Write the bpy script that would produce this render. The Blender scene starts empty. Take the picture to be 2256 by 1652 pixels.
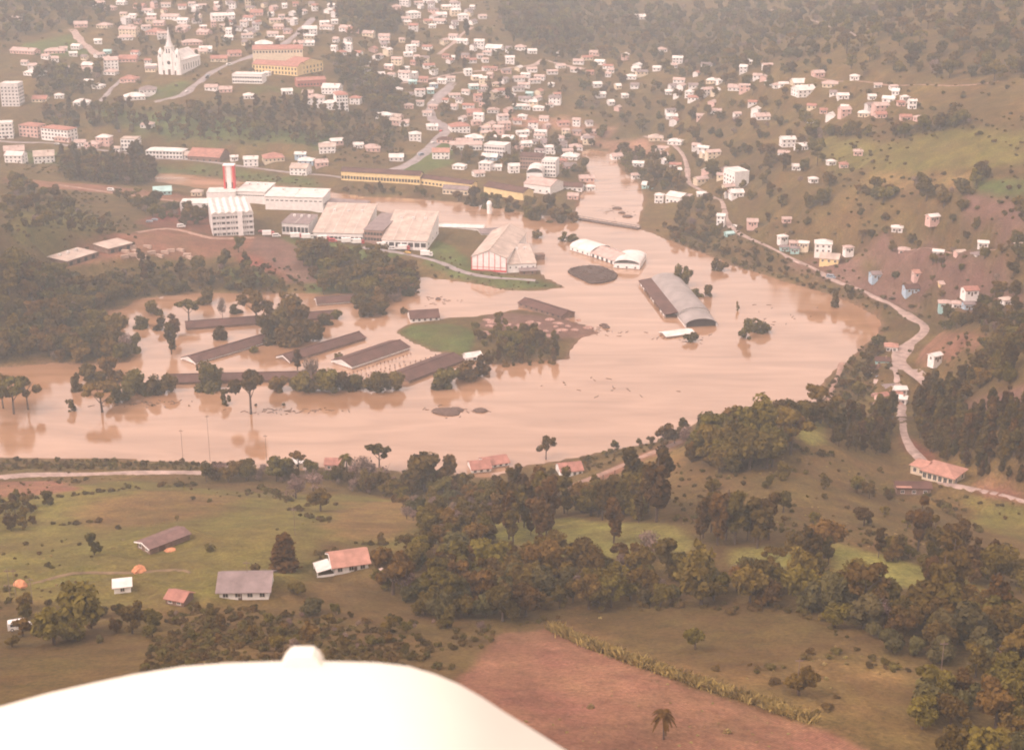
import bpy, math, random
import numpy as np
from mathutils import Vector

random.seed(11)
RNG = np.random.default_rng(11)
S = bpy.context.scene
COL = S.collection

# ------------------------------------------------------------------ camera
# pixels below are given in a 2256 x 1652 frame; z is metres above the flood level
FW, FH = 2256.0, 1652.0
HFOV = math.radians(38.0)
FPX = (FW / 2) / math.tan(HFOV / 2)
PITCH = math.radians(20.0)
CAM = np.array([0.0, 0.0, 260.0])
cd = bpy.data.cameras.new('camera')
cd.sensor_width = 36.0
cd.lens = 18.0 / math.tan(HFOV / 2)
cd.clip_start = 0.1
cd.clip_end = 9000.0
cd.dof.use_dof = True
cd.dof.focus_distance = 620.0
cd.dof.aperture_fstop = 5.0
cam = bpy.data.objects.new('camera', cd)
cam.location = CAM
cam.rotation_euler = (math.pi / 2 - PITCH, 0, 0)
COL.objects.link(cam)
S.camera = cam

# ------------------------------------------------------------------ sky, sun, exposure
SUN_EL, SUN_AZ = math.radians(48), math.radians(-125)      # azimuth: from +Y towards +X
W = bpy.data.worlds.new('World')
S.world = W
W.use_nodes = True
nt = W.node_tree
bg = nt.nodes['Background']
sky = nt.nodes.new('ShaderNodeTexSky')
sky.sky_type = 'NISHITA'
sky.sun_disc = False
sky.sun_elevation = SUN_EL
sky.sun_rotation = SUN_AZ
sky.air_density = 1.0
sky.dust_density = 8.0
sky.ozone_density = 0.4
hs = nt.nodes.new('ShaderNodeHueSaturation')              # thin overcast: the blue is washed out of the sky
hs.inputs['Saturation'].default_value = 0.12
mixc = nt.nodes.new('ShaderNodeMix')
mixc.data_type = 'RGBA'
mixc.blend_type = 'MULTIPLY'
mixc.inputs['Factor'].default_value = 1.0
mixc.inputs['B'].default_value = (3.0, 2.40, 2.22, 1)
nt.links.new(sky.outputs[0], hs.inputs['Color'])
gm = nt.nodes.new('ShaderNodeGamma')                      # cloud evens the light out between the sun's side and the far side
gm.inputs['Gamma'].default_value = 0.5
nt.links.new(hs.outputs[0], gm.inputs['Color'])
nt.links.new(gm.outputs[0], mixc.inputs['A'])
nt.links.new(mixc.outputs['Result'], bg.inputs['Color'])
bg.inputs['Strength'].default_value = 0.15
sd = bpy.data.lights.new('sun', 'SUN')
sd.energy = 0.75
sd.angle = math.radians(16)
sd.color = (1.0, 0.81, 0.75)
sun = bpy.data.objects.new('sun', sd)
sdir = Vector((math.sin(SUN_AZ) * math.cos(SUN_EL), math.cos(SUN_AZ) * math.cos(SUN_EL), math.sin(SUN_EL)))
sun.rotation_euler = sdir.to_track_quat('Z', 'Y').to_euler()
sun.location = (0, 0, 400)
COL.objects.link(sun)
S.view_settings.view_transform = 'Standard'
S.view_settings.look = 'None'
S.view_settings.gamma = 1.0
S.view_settings.exposure = 0.98
S.render.engine = 'CYCLES'
S.cycles.use_denoising = True
S.cycles.max_bounces = 6
S.cycles.diffuse_bounces = 2
S.cycles.glossy_bounces = 2
S.cycles.transmission_bounces = 2
S.cycles.volume_bounces = 1
S.cycles.transparent_max_bounces = 4
S.cycles.filter_width = 1.9

# ------------------------------------------------------------------ materials
MATS = {}
def mat(name, col, rough=0.9, var=0.18, scale=0.35, bump=0.0, spec=0.2, col2=None, rand=0.0, coord='Object', wave=None, trans=0.0):
    """procedural surface: base colour broken up by noise, optional second colour, corrugation and per-object variation"""
    if name in MATS: return MATS[name]
    m = bpy.data.materials.new(name)
    m.use_nodes = True
    n, l = m.node_tree.nodes, m.node_tree.links
    b = n['Principled BSDF']
    b.inputs['Roughness'].default_value = rough
    b.inputs['Specular IOR Level'].default_value = spec
    tc = n.new('ShaderNodeTexCoord')
    ns = n.new('ShaderNodeTexNoise')
    ns.inputs['Scale'].default_value = scale
    ns.inputs['Detail'].default_value = 5
    ns.inputs['Roughness'].default_value = 0.65
    l.new(tc.outputs[coord], ns.inputs['Vector'])
    r = n.new('ShaderNodeValToRGB')
    c2 = col2 or tuple(c * (1 - var * 1.6) for c in col)
    r.color_ramp.elements[0].position = 0.33
    r.color_ramp.elements[1].position = 0.66
    r.color_ramp.elements[0].color = (*c2, 1)
    r.color_ramp.elements[1].color = (*[min(1, c * (1 + var * 0.5)) for c in col], 1)
    l.new(ns.outputs['Fac'], r.inputs['Fac'])
    out = r.outputs['Color']
    if rand:
        oi = n.new('ShaderNodeObjectInfo')
        h = n.new('ShaderNodeHueSaturation')
        mh = n.new('ShaderNodeMapRange'); mh.inputs['To Min'].default_value = 0.5 - rand * 0.03; mh.inputs['To Max'].default_value = 0.5 + rand * 0.03
        mv = n.new('ShaderNodeMapRange'); mv.inputs['To Min'].default_value = 1 - rand * 0.42; mv.inputs['To Max'].default_value = 1 + rand * 0.48
        mm = n.new('ShaderNodeMath'); mm.operation = 'MULTIPLY'; mm.inputs[1].default_value = 7.31
        mf = n.new('ShaderNodeMath'); mf.operation = 'FRACT'
        l.new(oi.outputs['Random'], mv.inputs['Value']); l.new(oi.outputs['Random'], mm.inputs[0]); l.new(mm.outputs[0], mf.inputs[0])
        l.new(mf.outputs[0], mh.inputs['Value'])
        l.new(mh.outputs[0], h.inputs['Hue']); l.new(mv.outputs[0], h.inputs['Value'])
        l.new(out, h.inputs['Color']); out = h.outputs['Color']
    l.new(out, b.inputs['Base Color'])
    bn = None
    if bump:
        bn = n.new('ShaderNodeBump'); bn.inputs['Strength'].default_value = min(1, bump); bn.inputs['Distance'].default_value = 0.3
        l.new(ns.outputs['Fac'], bn.inputs['Height'])
    if wave:
        wv = n.new('ShaderNodeTexWave'); wv.bands_direction = wave[0]; wv.inputs['Scale'].default_value = wave[1]
        wv.inputs['Distortion'].default_value = 0.3
        l.new(tc.outputs['Object'], wv.inputs['Vector'])
        b2 = n.new('ShaderNodeBump'); b2.inputs['Strength'].default_value = 0.6; b2.inputs['Distance'].default_value = wave[2]
        l.new(wv.outputs['Fac'], b2.inputs['Height'])
        if bn: l.new(bn.outputs[0], b2.inputs['Normal'])
        bn = b2
    if bn: l.new(bn.outputs[0], b.inputs['Normal'])
    if trans:                                             # light passing through thin leaves
        tr = n.new('ShaderNodeBsdfTranslucent'); ms = n.new('ShaderNodeMixShader'); ms.inputs[0].default_value = trans
        l.new(out, tr.inputs['Color']); l.new(b.outputs[0], ms.inputs[1]); l.new(tr.outputs[0], ms.inputs[2]); l.new(ms.outputs[0], n['Material Output'].inputs['Surface'])
    MATS[name] = m
    return m

# ------------------------------------------------------------------ mesh helpers
def mesh(name, V, F, mats, mi=None, smooth=False):
    me = bpy.data.meshes.new(name)
    me.from_pydata([tuple(map(float, v)) for v in V], [], F)
    for m in (mats if isinstance(mats, (list, tuple)) else [mats]): me.materials.append(m)
    if mi is not None: me.polygons.foreach_set('material_index', mi)
    if smooth: me.polygons.foreach_set('use_smooth', [True] * len(me.polygons))
    me.update()
    return me

def fastmesh(name, V, Fq, mats, mi=None, smooth=False):
    """V (n,3) array, Fq (m,4) int array"""
    me = bpy.data.meshes.new(name)
    V = np.asarray(V, np.float32); Fq = np.asarray(Fq, np.int32); k = Fq.shape[1]
    me.vertices.add(len(V)); me.vertices.foreach_set('co', V.ravel())
    me.loops.add(Fq.size); me.loops.foreach_set('vertex_index', Fq.ravel())
    me.polygons.add(len(Fq)); me.polygons.foreach_set('loop_start', np.arange(0, Fq.size, k, dtype=np.int32))
    me.polygons.foreach_set('loop_total', np.full(len(Fq), k, np.int32))
    for m in (mats if isinstance(mats, (list, tuple)) else [mats]): me.materials.append(m)
    if mi is not None: me.polygons.foreach_set('material_index', np.asarray(mi, np.int32))
    if smooth: me.polygons.foreach_set('use_smooth', np.ones(len(Fq), bool))
    me.update(calc_edges=True); me.validate()
    return me

def ob(name, me, parent=None, loc=(0, 0, 0), rz=0.0, sc=None):
    o = bpy.data.objects.new(name, me)
    o.location = loc; o.rotation_euler = (0, 0, rz)
    if sc: o.scale = sc if isinstance(sc, tuple) else (sc, sc, sc)
    if parent: o.parent = parent
    COL.objects.link(o)
    return o

def tag(o, label=None, cat=None, group=None, kind=None):
    if label: o['label'] = label
    if cat: o['category'] = cat
    if group: o['group'] = group
    if kind: o['kind'] = kind
    return o

class MB:
    """collects shapes for one mesh"""
    def __init__(s): s.V, s.F, s.M = [], [], []
    def poly(s, pts, m=0):
        k = len(s.V); s.V += [tuple(p) for p in pts]; s.F.append(tuple(range(k, k + len(pts)))); s.M.append(m)
    def box(s, x0, x1, y0, y1, z0, z1, m=0):
        k = len(s.V)
        s.V += [(x0, y0, z0), (x1, y0, z0), (x1, y1, z0), (x0, y1, z0), (x0, y0, z1), (x1, y0, z1), (x1, y1, z1), (x0, y1, z1)]
        for f in ((0, 3, 2, 1), (4, 5, 6, 7), (0, 1, 5, 4), (1, 2, 6, 5), (2, 3, 7, 6), (3, 0, 4, 7)):
            s.F.append(tuple(k + i for i in f)); s.M.append(m)
    def prism(s, prof, y0, y1, m=0, axis='y', mcap=None):
        """profile [(a,z)...] swept along y (axis y) or x"""
        k = len(s.V); n = len(prof)
        for yy in (y0, y1):
            for a, z in prof: s.V.append((a, yy, z) if axis == 'y' else (yy, a, z))
        for i in range(n):
            j = (i + 1) % n
            s.F.append((k + i, k + j, k + n + j, k + n + i)); s.M.append(m)
        s.F.append(tuple(k + i for i in range(n))[::-1]); s.F.append(tuple(k + n + i for i in range(n)))
        s.M += [m if mcap is None else mcap] * 2
    def tube(s, p, q, r0, r1, n=6, m=0):
        p, q = Vector(p), Vector(q); d = (q - p).normalized()
        a = d.orthogonal().normalized(); b = d.cross(a); k = len(s.V)
        for c, r in ((p, r0), (q, r1)):
            for i in range(n):
                t = 2 * math.pi * i / n; s.V.append(tuple(c + (a * math.cos(t) + b * math.sin(t)) * r))
        for i in range(n):
            j = (i + 1) % n; s.F.append((k + i, k + j, k + n + j, k + n + i)); s.M.append(m)
        s.F.append(tuple(k + n + i for i in range(n))); s.M.append(m)
        s.F.append(tuple(k + i for i in range(n))[::-1]); s.M.append(m)
    def me(s, name, mats, smooth=False): return mesh(name, s.V, s.F, mats, s.M, smooth)
    def ob(s, name, mats, parent=None, loc=(0, 0, 0), rz=0.0, smooth=False):
        return ob(name, s.me(name, mats, smooth), parent, loc, rz)

# ------------------------------------------------------------------ pixel rays
CP, SP = math.cos(PITCH), math.sin(PITCH)
def ray(u, v):
    dx, dy = (u - FW / 2) / FPX, (FH / 2 - v) / FPX
    return np.array([dx, CP + dy * SP, -SP + dy * CP])
def atz(u, v, z=0.0):
    d = ray(u, v); t = (z - CAM[2]) / d[2]
    return CAM + d * t
def project(P):
    P = np.atleast_2d(P) - CAM
    dep = P[:, 1] * CP - P[:, 2] * SP
    up = P[:, 1] * SP + P[:, 2] * CP
    return FW / 2 + FPX * P[:, 0] / dep, FH / 2 - FPX * up / dep, dep

# ------------------------------------------------------------------ noise
_T = RNG.random((256, 256))
def vnoise(x, y):
    xi, yi = np.floor(x).astype(int), np.floor(y).astype(int)
    fx, fy = x - xi, y - yi
    fx, fy = fx * fx * (3 - 2 * fx), fy * fy * (3 - 2 * fy)
    g = lambda a, b: _T[a & 255, b & 255]
    return (g(xi, yi) * (1 - fx) + g(xi + 1, yi) * fx) * (1 - fy) + (g(xi, yi + 1) * (1 - fx) + g(xi + 1, yi + 1) * fx) * fy
def fbm(x, y, sc, o=4):
    s, a, t = 0, 1.0, 0
    for i in range(o):
        s = s + a * (vnoise(x / sc + 17.3 * i, y / sc - 9.1 * i) - 0.5); t += a; a *= 0.5; sc *= 0.5
    return 2 * s / t
def inpoly(x, y, P):
    P = np.asarray(P); r = np.zeros(np.shape(x), bool); j = len(P) - 1
    for i in range(len(P)):
        xi, yi, xj, yj = P[i][0], P[i][1], P[j][0], P[j][1]
        c = ((yi > y) != (yj > y))
        r ^= c & (x < (xj - xi) * (y - yi) / ((yj - yi) if yj != yi else 1e-9) + xi); j = i
    return r
def segdist(x, y, P, closed=True):
    P = np.asarray(P, float); d = np.full(np.shape(x), 1e9)
    for i in range(len(P) if closed else len(P) - 1):
        a, b = P[i][:2], P[(i + 1) % len(P)][:2]; e = b - a; L = max(e @ e, 1e-9)
        t = np.clip(((x - a[0]) * e[0] + (y - a[1]) * e[1]) / L, 0, 1)
        d = np.minimum(d, np.hypot(x - a[0] - t * e[0], y - a[1] - t * e[1]))
    return d

# ------------------------------------------------------------------ shorelines (flood level z = 0)
SHORE_PX = [(-700, 1000), (-60, 1003), (60, 1008), (140, 1010), (250, 1008), (330, 1013), (400, 1015), (450, 1022), (520, 1028), (600, 1030),
    (680, 1032), (760, 1028), (830, 1032), (900, 1042), (1000, 1044), (1030, 1052), (1080, 1052), (1115, 1040), (1180, 1022), (1240, 1010), (1330, 992),
    (1400, 979), (1450, 972), (1500, 948), (1560, 925), (1640, 908), (1720, 897), (1795, 892), (1812, 880), (1805, 850), (1822, 828), (1855, 805),
    (1872, 788), (1902, 760), (1935, 738), (1945, 715), (1930, 695), (1880, 670), (1830, 650), (1770, 634), (1720, 618), (1650, 598), (1600, 580),
    (1550, 560), (1500, 540), (1460, 525), (1430, 512), (1408, 504), (1408, 470), (1416, 440), (1410, 406), (1374, 384), (1360, 360), (1346, 336),
    (1278, 328), (1284, 346), (1292, 365), (1300, 388), (1292, 410), (1280, 432), (1268, 456), (1258, 476), (1230, 478), (1160, 472), (1100, 458),
    (1030, 447), (960, 443), (900, 438), (812, 435), (760, 428), (700, 420), (640, 412), (560, 404), (480, 395), (420, 387), (350, 384), (335, 398), (400, 408),
    (440, 414), (540, 424), (640, 430), (720, 436), (780, 450), (840, 468), (940, 487), (1060, 500), (1090, 515), (1120, 535), (1160, 560), (1180, 575), (1188, 598),
    (1200, 612), (1248, 633), (1170, 642), (1110, 640), (1060, 628), (1000, 619), (930, 611), (880, 630), (800, 645), (720, 650), (640, 648), (565, 650),
    (477, 645), (377, 650), (301, 660), (271, 680), (219, 688), (186, 697), (214, 718), (251, 738), (281, 763), (291, 785), (280, 800), (200, 803),
    (116, 800), (9, 810), (-80, 815), (-700, 830)]
ISLAND_PX = [(868, 733), (900, 714), (960, 704), (1000, 700), (1060, 693), (1110, 687), (1145, 682), (1190, 688), (1240, 700), (1290, 715), (1332, 736),
    (1282, 743), (1262, 762), (1248, 793), (1180, 797), (1100, 802), (1050, 800), (1000, 786), (955, 775), (900, 750)]
SHORE = [atz(u, v)[:2] for u, v in SHORE_PX]
ISLAND = [atz(u, v)[:2] for u, v in ISLAND_PX]

# ------------------------------------------------------------------ terrain heights: (u, v, z)
CTRL = [(0,1040,8),(200,1040,10),(440,1040,9),(0,1080,18),(300,1100,24),(600,1065,8),(900,1075,8),(600,1120,24),(900,1140,28),(0,1180,42),(350,1180,45),
    (600,1200,52),(900,1220,55),(0,1300,62),(300,1300,66),(600,1300,68),(765,1240,58),(900,1330,66),(0,1420,84),(400,1400,84),(700,1420,86),(0,1640,112),
    (600,1640,112),(1100,1450,88),(1100,1640,104),(1400,1500,92),(1465,1630,100),(1800,1640,96),(2200,1640,90),(1100,1100,14),(1100,1180,42),(1250,1060,10),
    (1300,1130,34),(1300,1180,46),(1250,1260,58),(1250,1350,68),(1400,1040,20),(1480,990,20),(1550,1000,36),(1640,950,42),(1640,930,44),(1760,940,44),(1830,910,32),
    (1900,940,28),(1950,900,13),(1990,930,10),(2030,1010,18),(2055,1045,22),(2000,1080,30),(1700,1080,50),(1600,1150,52),(1500,1120,44),(1850,1100,44),
    (1700,1200,60),(1900,1200,56),(2150,1150,40),(2240,1100,34),(2240,1250,56),(2100,1300,66),(1900,1300,66),(1600,1280,64),(1700,1400,76),(2000,1450,80),
    (2240,1450,80),(1500,1400,78),(2150,950,40),(2240,900,58),(2240,1000,46),(2100,860,25),(2240,780,60),(2090,760,24),(2150,720,34),(2240,690,44),
    (2040,720,14),(1980,820,8),(1880,850,6),(1930,760,5),(1990,690,12),(2100,680,22),(1900,640,9),(2000,630,20),(2130,640,30),(2240,620,42),(1750,575,8),
    (1800,540,18),(1900,560,24),(2000,540,36),(2200,540,50),(1620,500,8),(1700,500,20),(1600,440,10),(1800,440,36),(2000,420,52),(2200,420,66),(1700,380,34),
    (1900,330,58),(2200,300,82),(1600,350,20),(1500,300,12),(1450,250,20),(1600,200,48),(1800,200,66),(1500,100,52),(1800,80,84),(2200,150,100),(1500,0,70),
    (2000,0,105),(2256,0,125),(1450,480,5),(1300,320,6),(1250,300,9),(1200,380,4),(1100,420,4),(1000,410,5),(850,405,5),(700,400,5),(500,380,6),(300,370,6),
    (100,350,9),(880,372,7),(700,350,10),(500,345,11),(200,325,12),(40,300,15),(960,305,13),(800,300,18),(600,290,22),(400,270,26),(200,260,28),(40,230,33),
    (900,240,25),(700,230,36),(600,215,40),(450,215,40),(350,222,38),(150,200,40),(375,165,50),(600,170,50),(800,170,42),(950,200,32),(1150,250,19),(1150,150,42),
    (1000,120,52),(800,80,66),(600,90,65),(300,100,62),(100,120,60),(0,120,60),(300,40,78),(100,40,80),(600,30,80),(900,30,78),(1200,60,62),(1200,0,76),(0,0,92),
    (600,0,90),(700,440,3),(500,517,10),(500,430,4),(640,525,9),(800,535,6),(950,560,4),(1050,605,3),(1200,620,1.5),(250,450,16),(100,450,26),(20,400,24),
    (20,480,42),(200,500,24),(100,560,34),(20,560,48),(20,650,40),(150,650,22),(20,750,18),(150,760,14),(250,700,6),(130,580,26),(300,570,16),(450,560,12),
    (600,600,8),(750,600,5)]
CW = [atz(u, v, z) for u, v, z in CTRL]
CW += [np.array(p, float) for p in ((-800,2200,150),(0,2300,140),(800,2200,165),(-1200,3400,200),(0,3400,205),(1200,3400,215),(-700,700,70),(800,900,110),(-600,1300,70),
    (900,1500,150),(0,120,126),(-170,150,126),(170,150,118),(-420,420,70),(420,420,70))]
CW = np.array(CW)
def _phi(r2): return np.where(r2 > 1e-12, r2 * np.log(r2 + 1e-12), 0)
_c = CW[:, :2] / 500.0
_n = len(_c)
_A = np.zeros((_n + 3, _n + 3))
_A[:_n, :_n] = _phi(((_c[:, None] - _c[None]) ** 2).sum(2)) + np.eye(_n) * 0.005
_A[:_n, _n] = 1; _A[:_n, _n + 1:] = _c; _A[_n, :_n] = 1; _A[_n + 1:, :_n] = _c.T
_w = np.linalg.solve(_A, np.concatenate([CW[:, 2], np.zeros(3)]))
def rbf(x, y):
    q = np.stack([x, y], -1).reshape(-1, 2) / 500.0
    out = np.empty(len(q))
    for i in range(0, len(q), 20000):
        s = q[i:i + 20000]
        out[i:i + 20000] = _phi(((s[:, None] - _c[None]) ** 2).sum(2)) @ _w[:_n] + _w[_n] + s @ _w[_n + 1:]
    return out.reshape(np.shape(x))

Y0, Y1, NR, NC = 110.0, 3500.0, 620, 420
def halfw(y): return 0.47 * y + 110.0
_t = np.linspace(0, 1, NR)
GY = Y0 * (Y1 / Y0) ** _t
GX = np.linspace(-1, 1, NC)
TX = GX[None, :] * halfw(GY)[:, None]
TY = np.repeat(GY[:, None], NC, 1)
wob = 2.2 * fbm(TX, TY, 22, 3)
def waterdist(x, y, wb=0):
    """> 0 on land, < 0 in the flood"""
    dm = segdist(x, y, SHORE); dm = np.where(inpoly(x, y, SHORE), -dm, dm)
    di = segdist(x, y, ISLAND); di = np.where(inpoly(x, y, ISLAND), di, -di)
    return np.maximum(dm, di) + wb
WD = waterdist(TX, TY, wob)
hr = rbf(TX, TY)
hr = hr + fbm(TX, TY, 90, 4) * np.clip(1.2 + hr * 0.03, 1.0, 4.0)
s_ = np.clip(WD / 70.0, 0, 1); s_ = s_ * s_ * (3 - 2 * s_)
low = 0.25 + 0.075 * np.minimum(WD, 45) + 0.25 * fbm(TX, TY, 14, 2)
isl = inpoly(TX, TY, ISLAND)
TZ = np.where(WD > 0, np.maximum(low * (1 - s_) + hr * s_, 0.22 + 0.02 * np.minimum(WD, 30)), -np.minimum(4, 0.25 + 0.14 * -WD))
TZ = np.where(isl & (WD > 0), np.minimum(0.25 + 0.09 * WD, 2.2) + 0.2 * fbm(TX, TY, 10, 2), TZ)
LG = math.log(Y1 / Y0)
def height(x, y):
    x, y = np.asarray(x, float), np.asarray(y, float)
    r = np.clip(np.log(np.maximum(y, Y0) / Y0) / LG * (NR - 1), 0, NR - 1.001)
    c = np.clip((x / halfw(y) + 1) / 2 * (NC - 1), 0, NC - 1.001)
    i, j = r.astype(int), c.astype(int); a, b = r - i, c - j
    return (TZ[i, j] * (1 - b) + TZ[i, j + 1] * b) * (1 - a) + (TZ[i + 1, j] * (1 - b) + TZ[i + 1, j + 1] * b) * a
_ts = np.concatenate([np.arange(150, 900, 1.5), np.arange(900, 2600, 4.0)])
def hit(u, v):
    """the point of ground or water seen at a pixel"""
    d = ray(u, v); d = d / np.linalg.norm(d)
    P = CAM + d * _ts[:, None]
    below = P[:, 2] <= np.maximum(height(P[:, 0], P[:, 1]), 0.0)
    k = int(np.argmax(below)) if below.any() else len(_ts) - 1
    lo, hi = _ts[max(k - 1, 0)], _ts[k]
    for _ in range(12):
        m = (lo + hi) / 2; p = CAM + d * m
        if p[2] <= max(float(height(p[0], p[1])), 0): hi = m
        else: lo = m
    return CAM + d * hi
def gpoly(px): return [hit(u, v)[:2] for u, v in px]

# ------------------------------------------------------------------ ground: one sheet, earth and grass colours by patch
SCRUB, PASTURE, GREEN, LIME = (0.118, 0.076, 0.026), (0.150, 0.122, 0.031), (0.090, 0.108, 0.026), (0.215, 0.188, 0.050)
RED, LILAC, STRAW, LITTER, MUD, DARKSOIL = (0.245, 0.122, 0.070), (0.185, 0.108, 0.080), (0.195, 0.122, 0.043), (0.075, 0.058, 0.03), (0.33, 0.18, 0.11), (0.20, 0.075, 0.048)
PATCHES = [   # colour, feather (m), outline in pixels
    (PASTURE, 8, [(-40, 1085), (300, 1060), (560, 1085), (760, 1090), (1000, 1110), (1010, 1190), (860, 1215), (700, 1190), (640, 1290), (430, 1330), (200, 1340), (-40, 1330)]),
    (STRAW, 10, [(130, 1130), (330, 1080), (520, 1095), (470, 1140), (250, 1170)]),
    (STRAW, 10, [(760, 1110), (900, 1100), (960, 1150), (840, 1190), (720, 1180)]),
    (RED, 4, [(-40, 1058), (120, 1058), (180, 1078), (60, 1092), (-40, 1100)]),
    (RED, 3, [(1000, 1500), (1120, 1395), (1215, 1385), (1300, 1428), (1500, 1510), (1700, 1572), (1800, 1604), (1900, 1652), (2050, 1760), (1000, 1760)]),
    (STRAW, 6, [(1230, 1380), (1400, 1350), (1700, 1430), (1900, 1560), (1800, 1590), (1500, 1490), (1300, 1420)]),
    (SCRUB, 8, [(1260, 1345), (1560, 1340), (1800, 1380), (1950, 1520), (1860, 1570), (1600, 1500), (1400, 1440)]),
    (STRAW, 5, [(1900, 1430), (2010, 1470), (2040, 1500), (1960, 1500), (1880, 1470)]),
    (LIME, 3, [(1735, 928), (1822, 926), (1818, 975), (1790, 985), (1755, 965)]),
    (LIME, 4, [(1075, 1150), (1250, 1140), (1350, 1150), (1470, 1152), (1532, 1180), (1532, 1215), (1400, 1222), (1250, 1235), (1180, 1215), (1080, 1180)]),
    (LIME, 4, [(1600, 1205), (1700, 1198), (1740, 1225), (1720, 1262), (1620, 1262)]),
    (LIME, 4, [(1830, 1195), (1990, 1235), (2110, 1270), (2230, 1320), (2230, 1350), (2080, 1300), (1950, 1290), (1850, 1265)]),
    (STRAW, 5, [(2190, 1300), (2260, 1340), (2260, 1420), (2210, 1380)]),
    (STRAW, 6, [(1330, 1055), (1400, 1012), (1500, 968), (1520, 985), (1480, 1060), (1400, 1090)]),
    (SCRUB, 9, [(1480, 1060), (1650, 1050), (1850, 1000), (1960, 1020), (2000, 1090), (2180, 1180), (2256, 1230), (2150, 1240), (1900, 1180), (1650, 1150), (1500, 1140)]),
    (RED, 3, [(1300, 1052), (1420, 1000), (1500, 962), (1530, 960), (1510, 976), (1420, 1012), (1310, 1066)]),
    (RED, 3, [(2030, 770), (2060, 742), (2130, 735), (2175, 745), (2150, 768), (2080, 790), (2045, 808), (2020, 795)]),
    (LILAC, 4, [(2100, 895), (2180, 862), (2300, 850), (2300, 930), (2200, 920), (2130, 930)]),
    (DARKSOIL, 4, [(1990, 960), (2060, 990), (2100, 1040), (2060, 1030), (2010, 1000)]),
    (PASTURE, 6, [(2120, 1095), (2260, 1120), (2280, 1200), (2180, 1165)]),
    (RED, 6, [(2150, 1060), (2256, 1090), (2256, 1112), (2150, 1080)]),
    (RED, 3, [(108, 545), (200, 530), (400, 500), (430, 510), (470, 520), (570, 520), (640, 540), (600, 560), (480, 566), (320, 562), (220, 575), (130, 590)]),
    (LILAC, 3, [(555, 525), (605, 520), (660, 548), (690, 585), (722, 622), (640, 624), (590, 598), (548, 570)]),
    (DARKSOIL, 3, [(510, 560), (570, 562), (600, 580), (640, 625), (600, 610), (540, 590)]),
    (GREEN, 3, [(605, 520), (700, 530), (800, 545), (900, 562), (760, 575), (700, 600), (660, 545)]),
    (GREEN, 4, [(480, 590), (560, 590), (620, 620), (560, 630), (490, 615)]),
    (GREEN, 3, [(670, 626), (770, 622), (780, 648), (680, 658)]),
    (GREEN, 3, [(960, 530), (1000, 545), (1060, 598), (1250, 632), (1120, 640), (1000, 612), (930, 580), (950, 550)]),
    (GREEN, 2, [(868, 735), (905, 716), (1000, 715), (1050, 735), (1035, 780), (960, 775), (900, 752)]),
    (LILAC, 4, [(1080, 690), (1240, 700), (1335, 738), (1240, 745), (1120, 735), (1060, 715)]),
    (GREEN, 6, [(880, 375), (980, 300), (1010, 330), (990, 365), (920, 385)]),
    (GREEN, 6, [(340, 190), (430, 180), (400, 212), (330, 218), (290, 205)]),
    (GREEN, 6, [(530, 195), (640, 195), (720, 205), (560, 208)]),
    (GREEN, 8, [(200, 245), (420, 250), (640, 285), (760, 300), (700, 330), (480, 310), (300, 290)]),
    (GREEN, 6, [(90, 90), (160, 75), (200, 120), (120, 130), (30, 110)]),
    (GREEN, 6, [(10, 330), (160, 335), (440, 370), (700, 395), (700, 412), (400, 382), (330, 388), (60, 360)]),
    (MUD, 5, [(1115, 252), (1250, 258), (1350, 285), (1340, 305), (1240, 290), (1130, 275)]),
    (MUD, 4, [(1240, 300), (1330, 310), (1420, 305), (1480, 330), (1440, 345), (1340, 330)]),
    (STRAW, 5, [(1890, 388), (1980, 378), (2130, 385), (2140, 412), (2050, 420), (1930, 412)]),
    (GREEN, 6, [(2150, 395), (2260, 400), (2260, 440), (2160, 430)]),
    (LILAC, 6, [(2130, 430), (2260, 440), (2260, 530), (2190, 520), (2120, 470)]),
    (PASTURE, 8, [(1790, 310), (1960, 310), (2100, 280), (2256, 290), (2256, 360), (2050, 375), (1850, 375), (1800, 350)]),
    (LILAC, 6, [(1880, 560), (2050, 545), (2200, 600), (2256, 640), (2256, 680), (2050, 640), (1950, 610)]),
    (LILAC, 5, [(1740, 580), (1850, 565), (1960, 630), (2050, 680), (1980, 680), (1860, 630)]),
    (PASTURE, 8, [(20, 470), (140, 440), (240, 500), (180, 530), (40, 540)]),
    (RED, 4, [(10, 390), (250, 410), (470, 440), (470, 455), (250, 425), (10, 405)]),
    (DARKSOIL, 3, [(400, 455), (470, 470), (540, 520), (460, 515), (330, 500), (290, 490)]),
]
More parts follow.
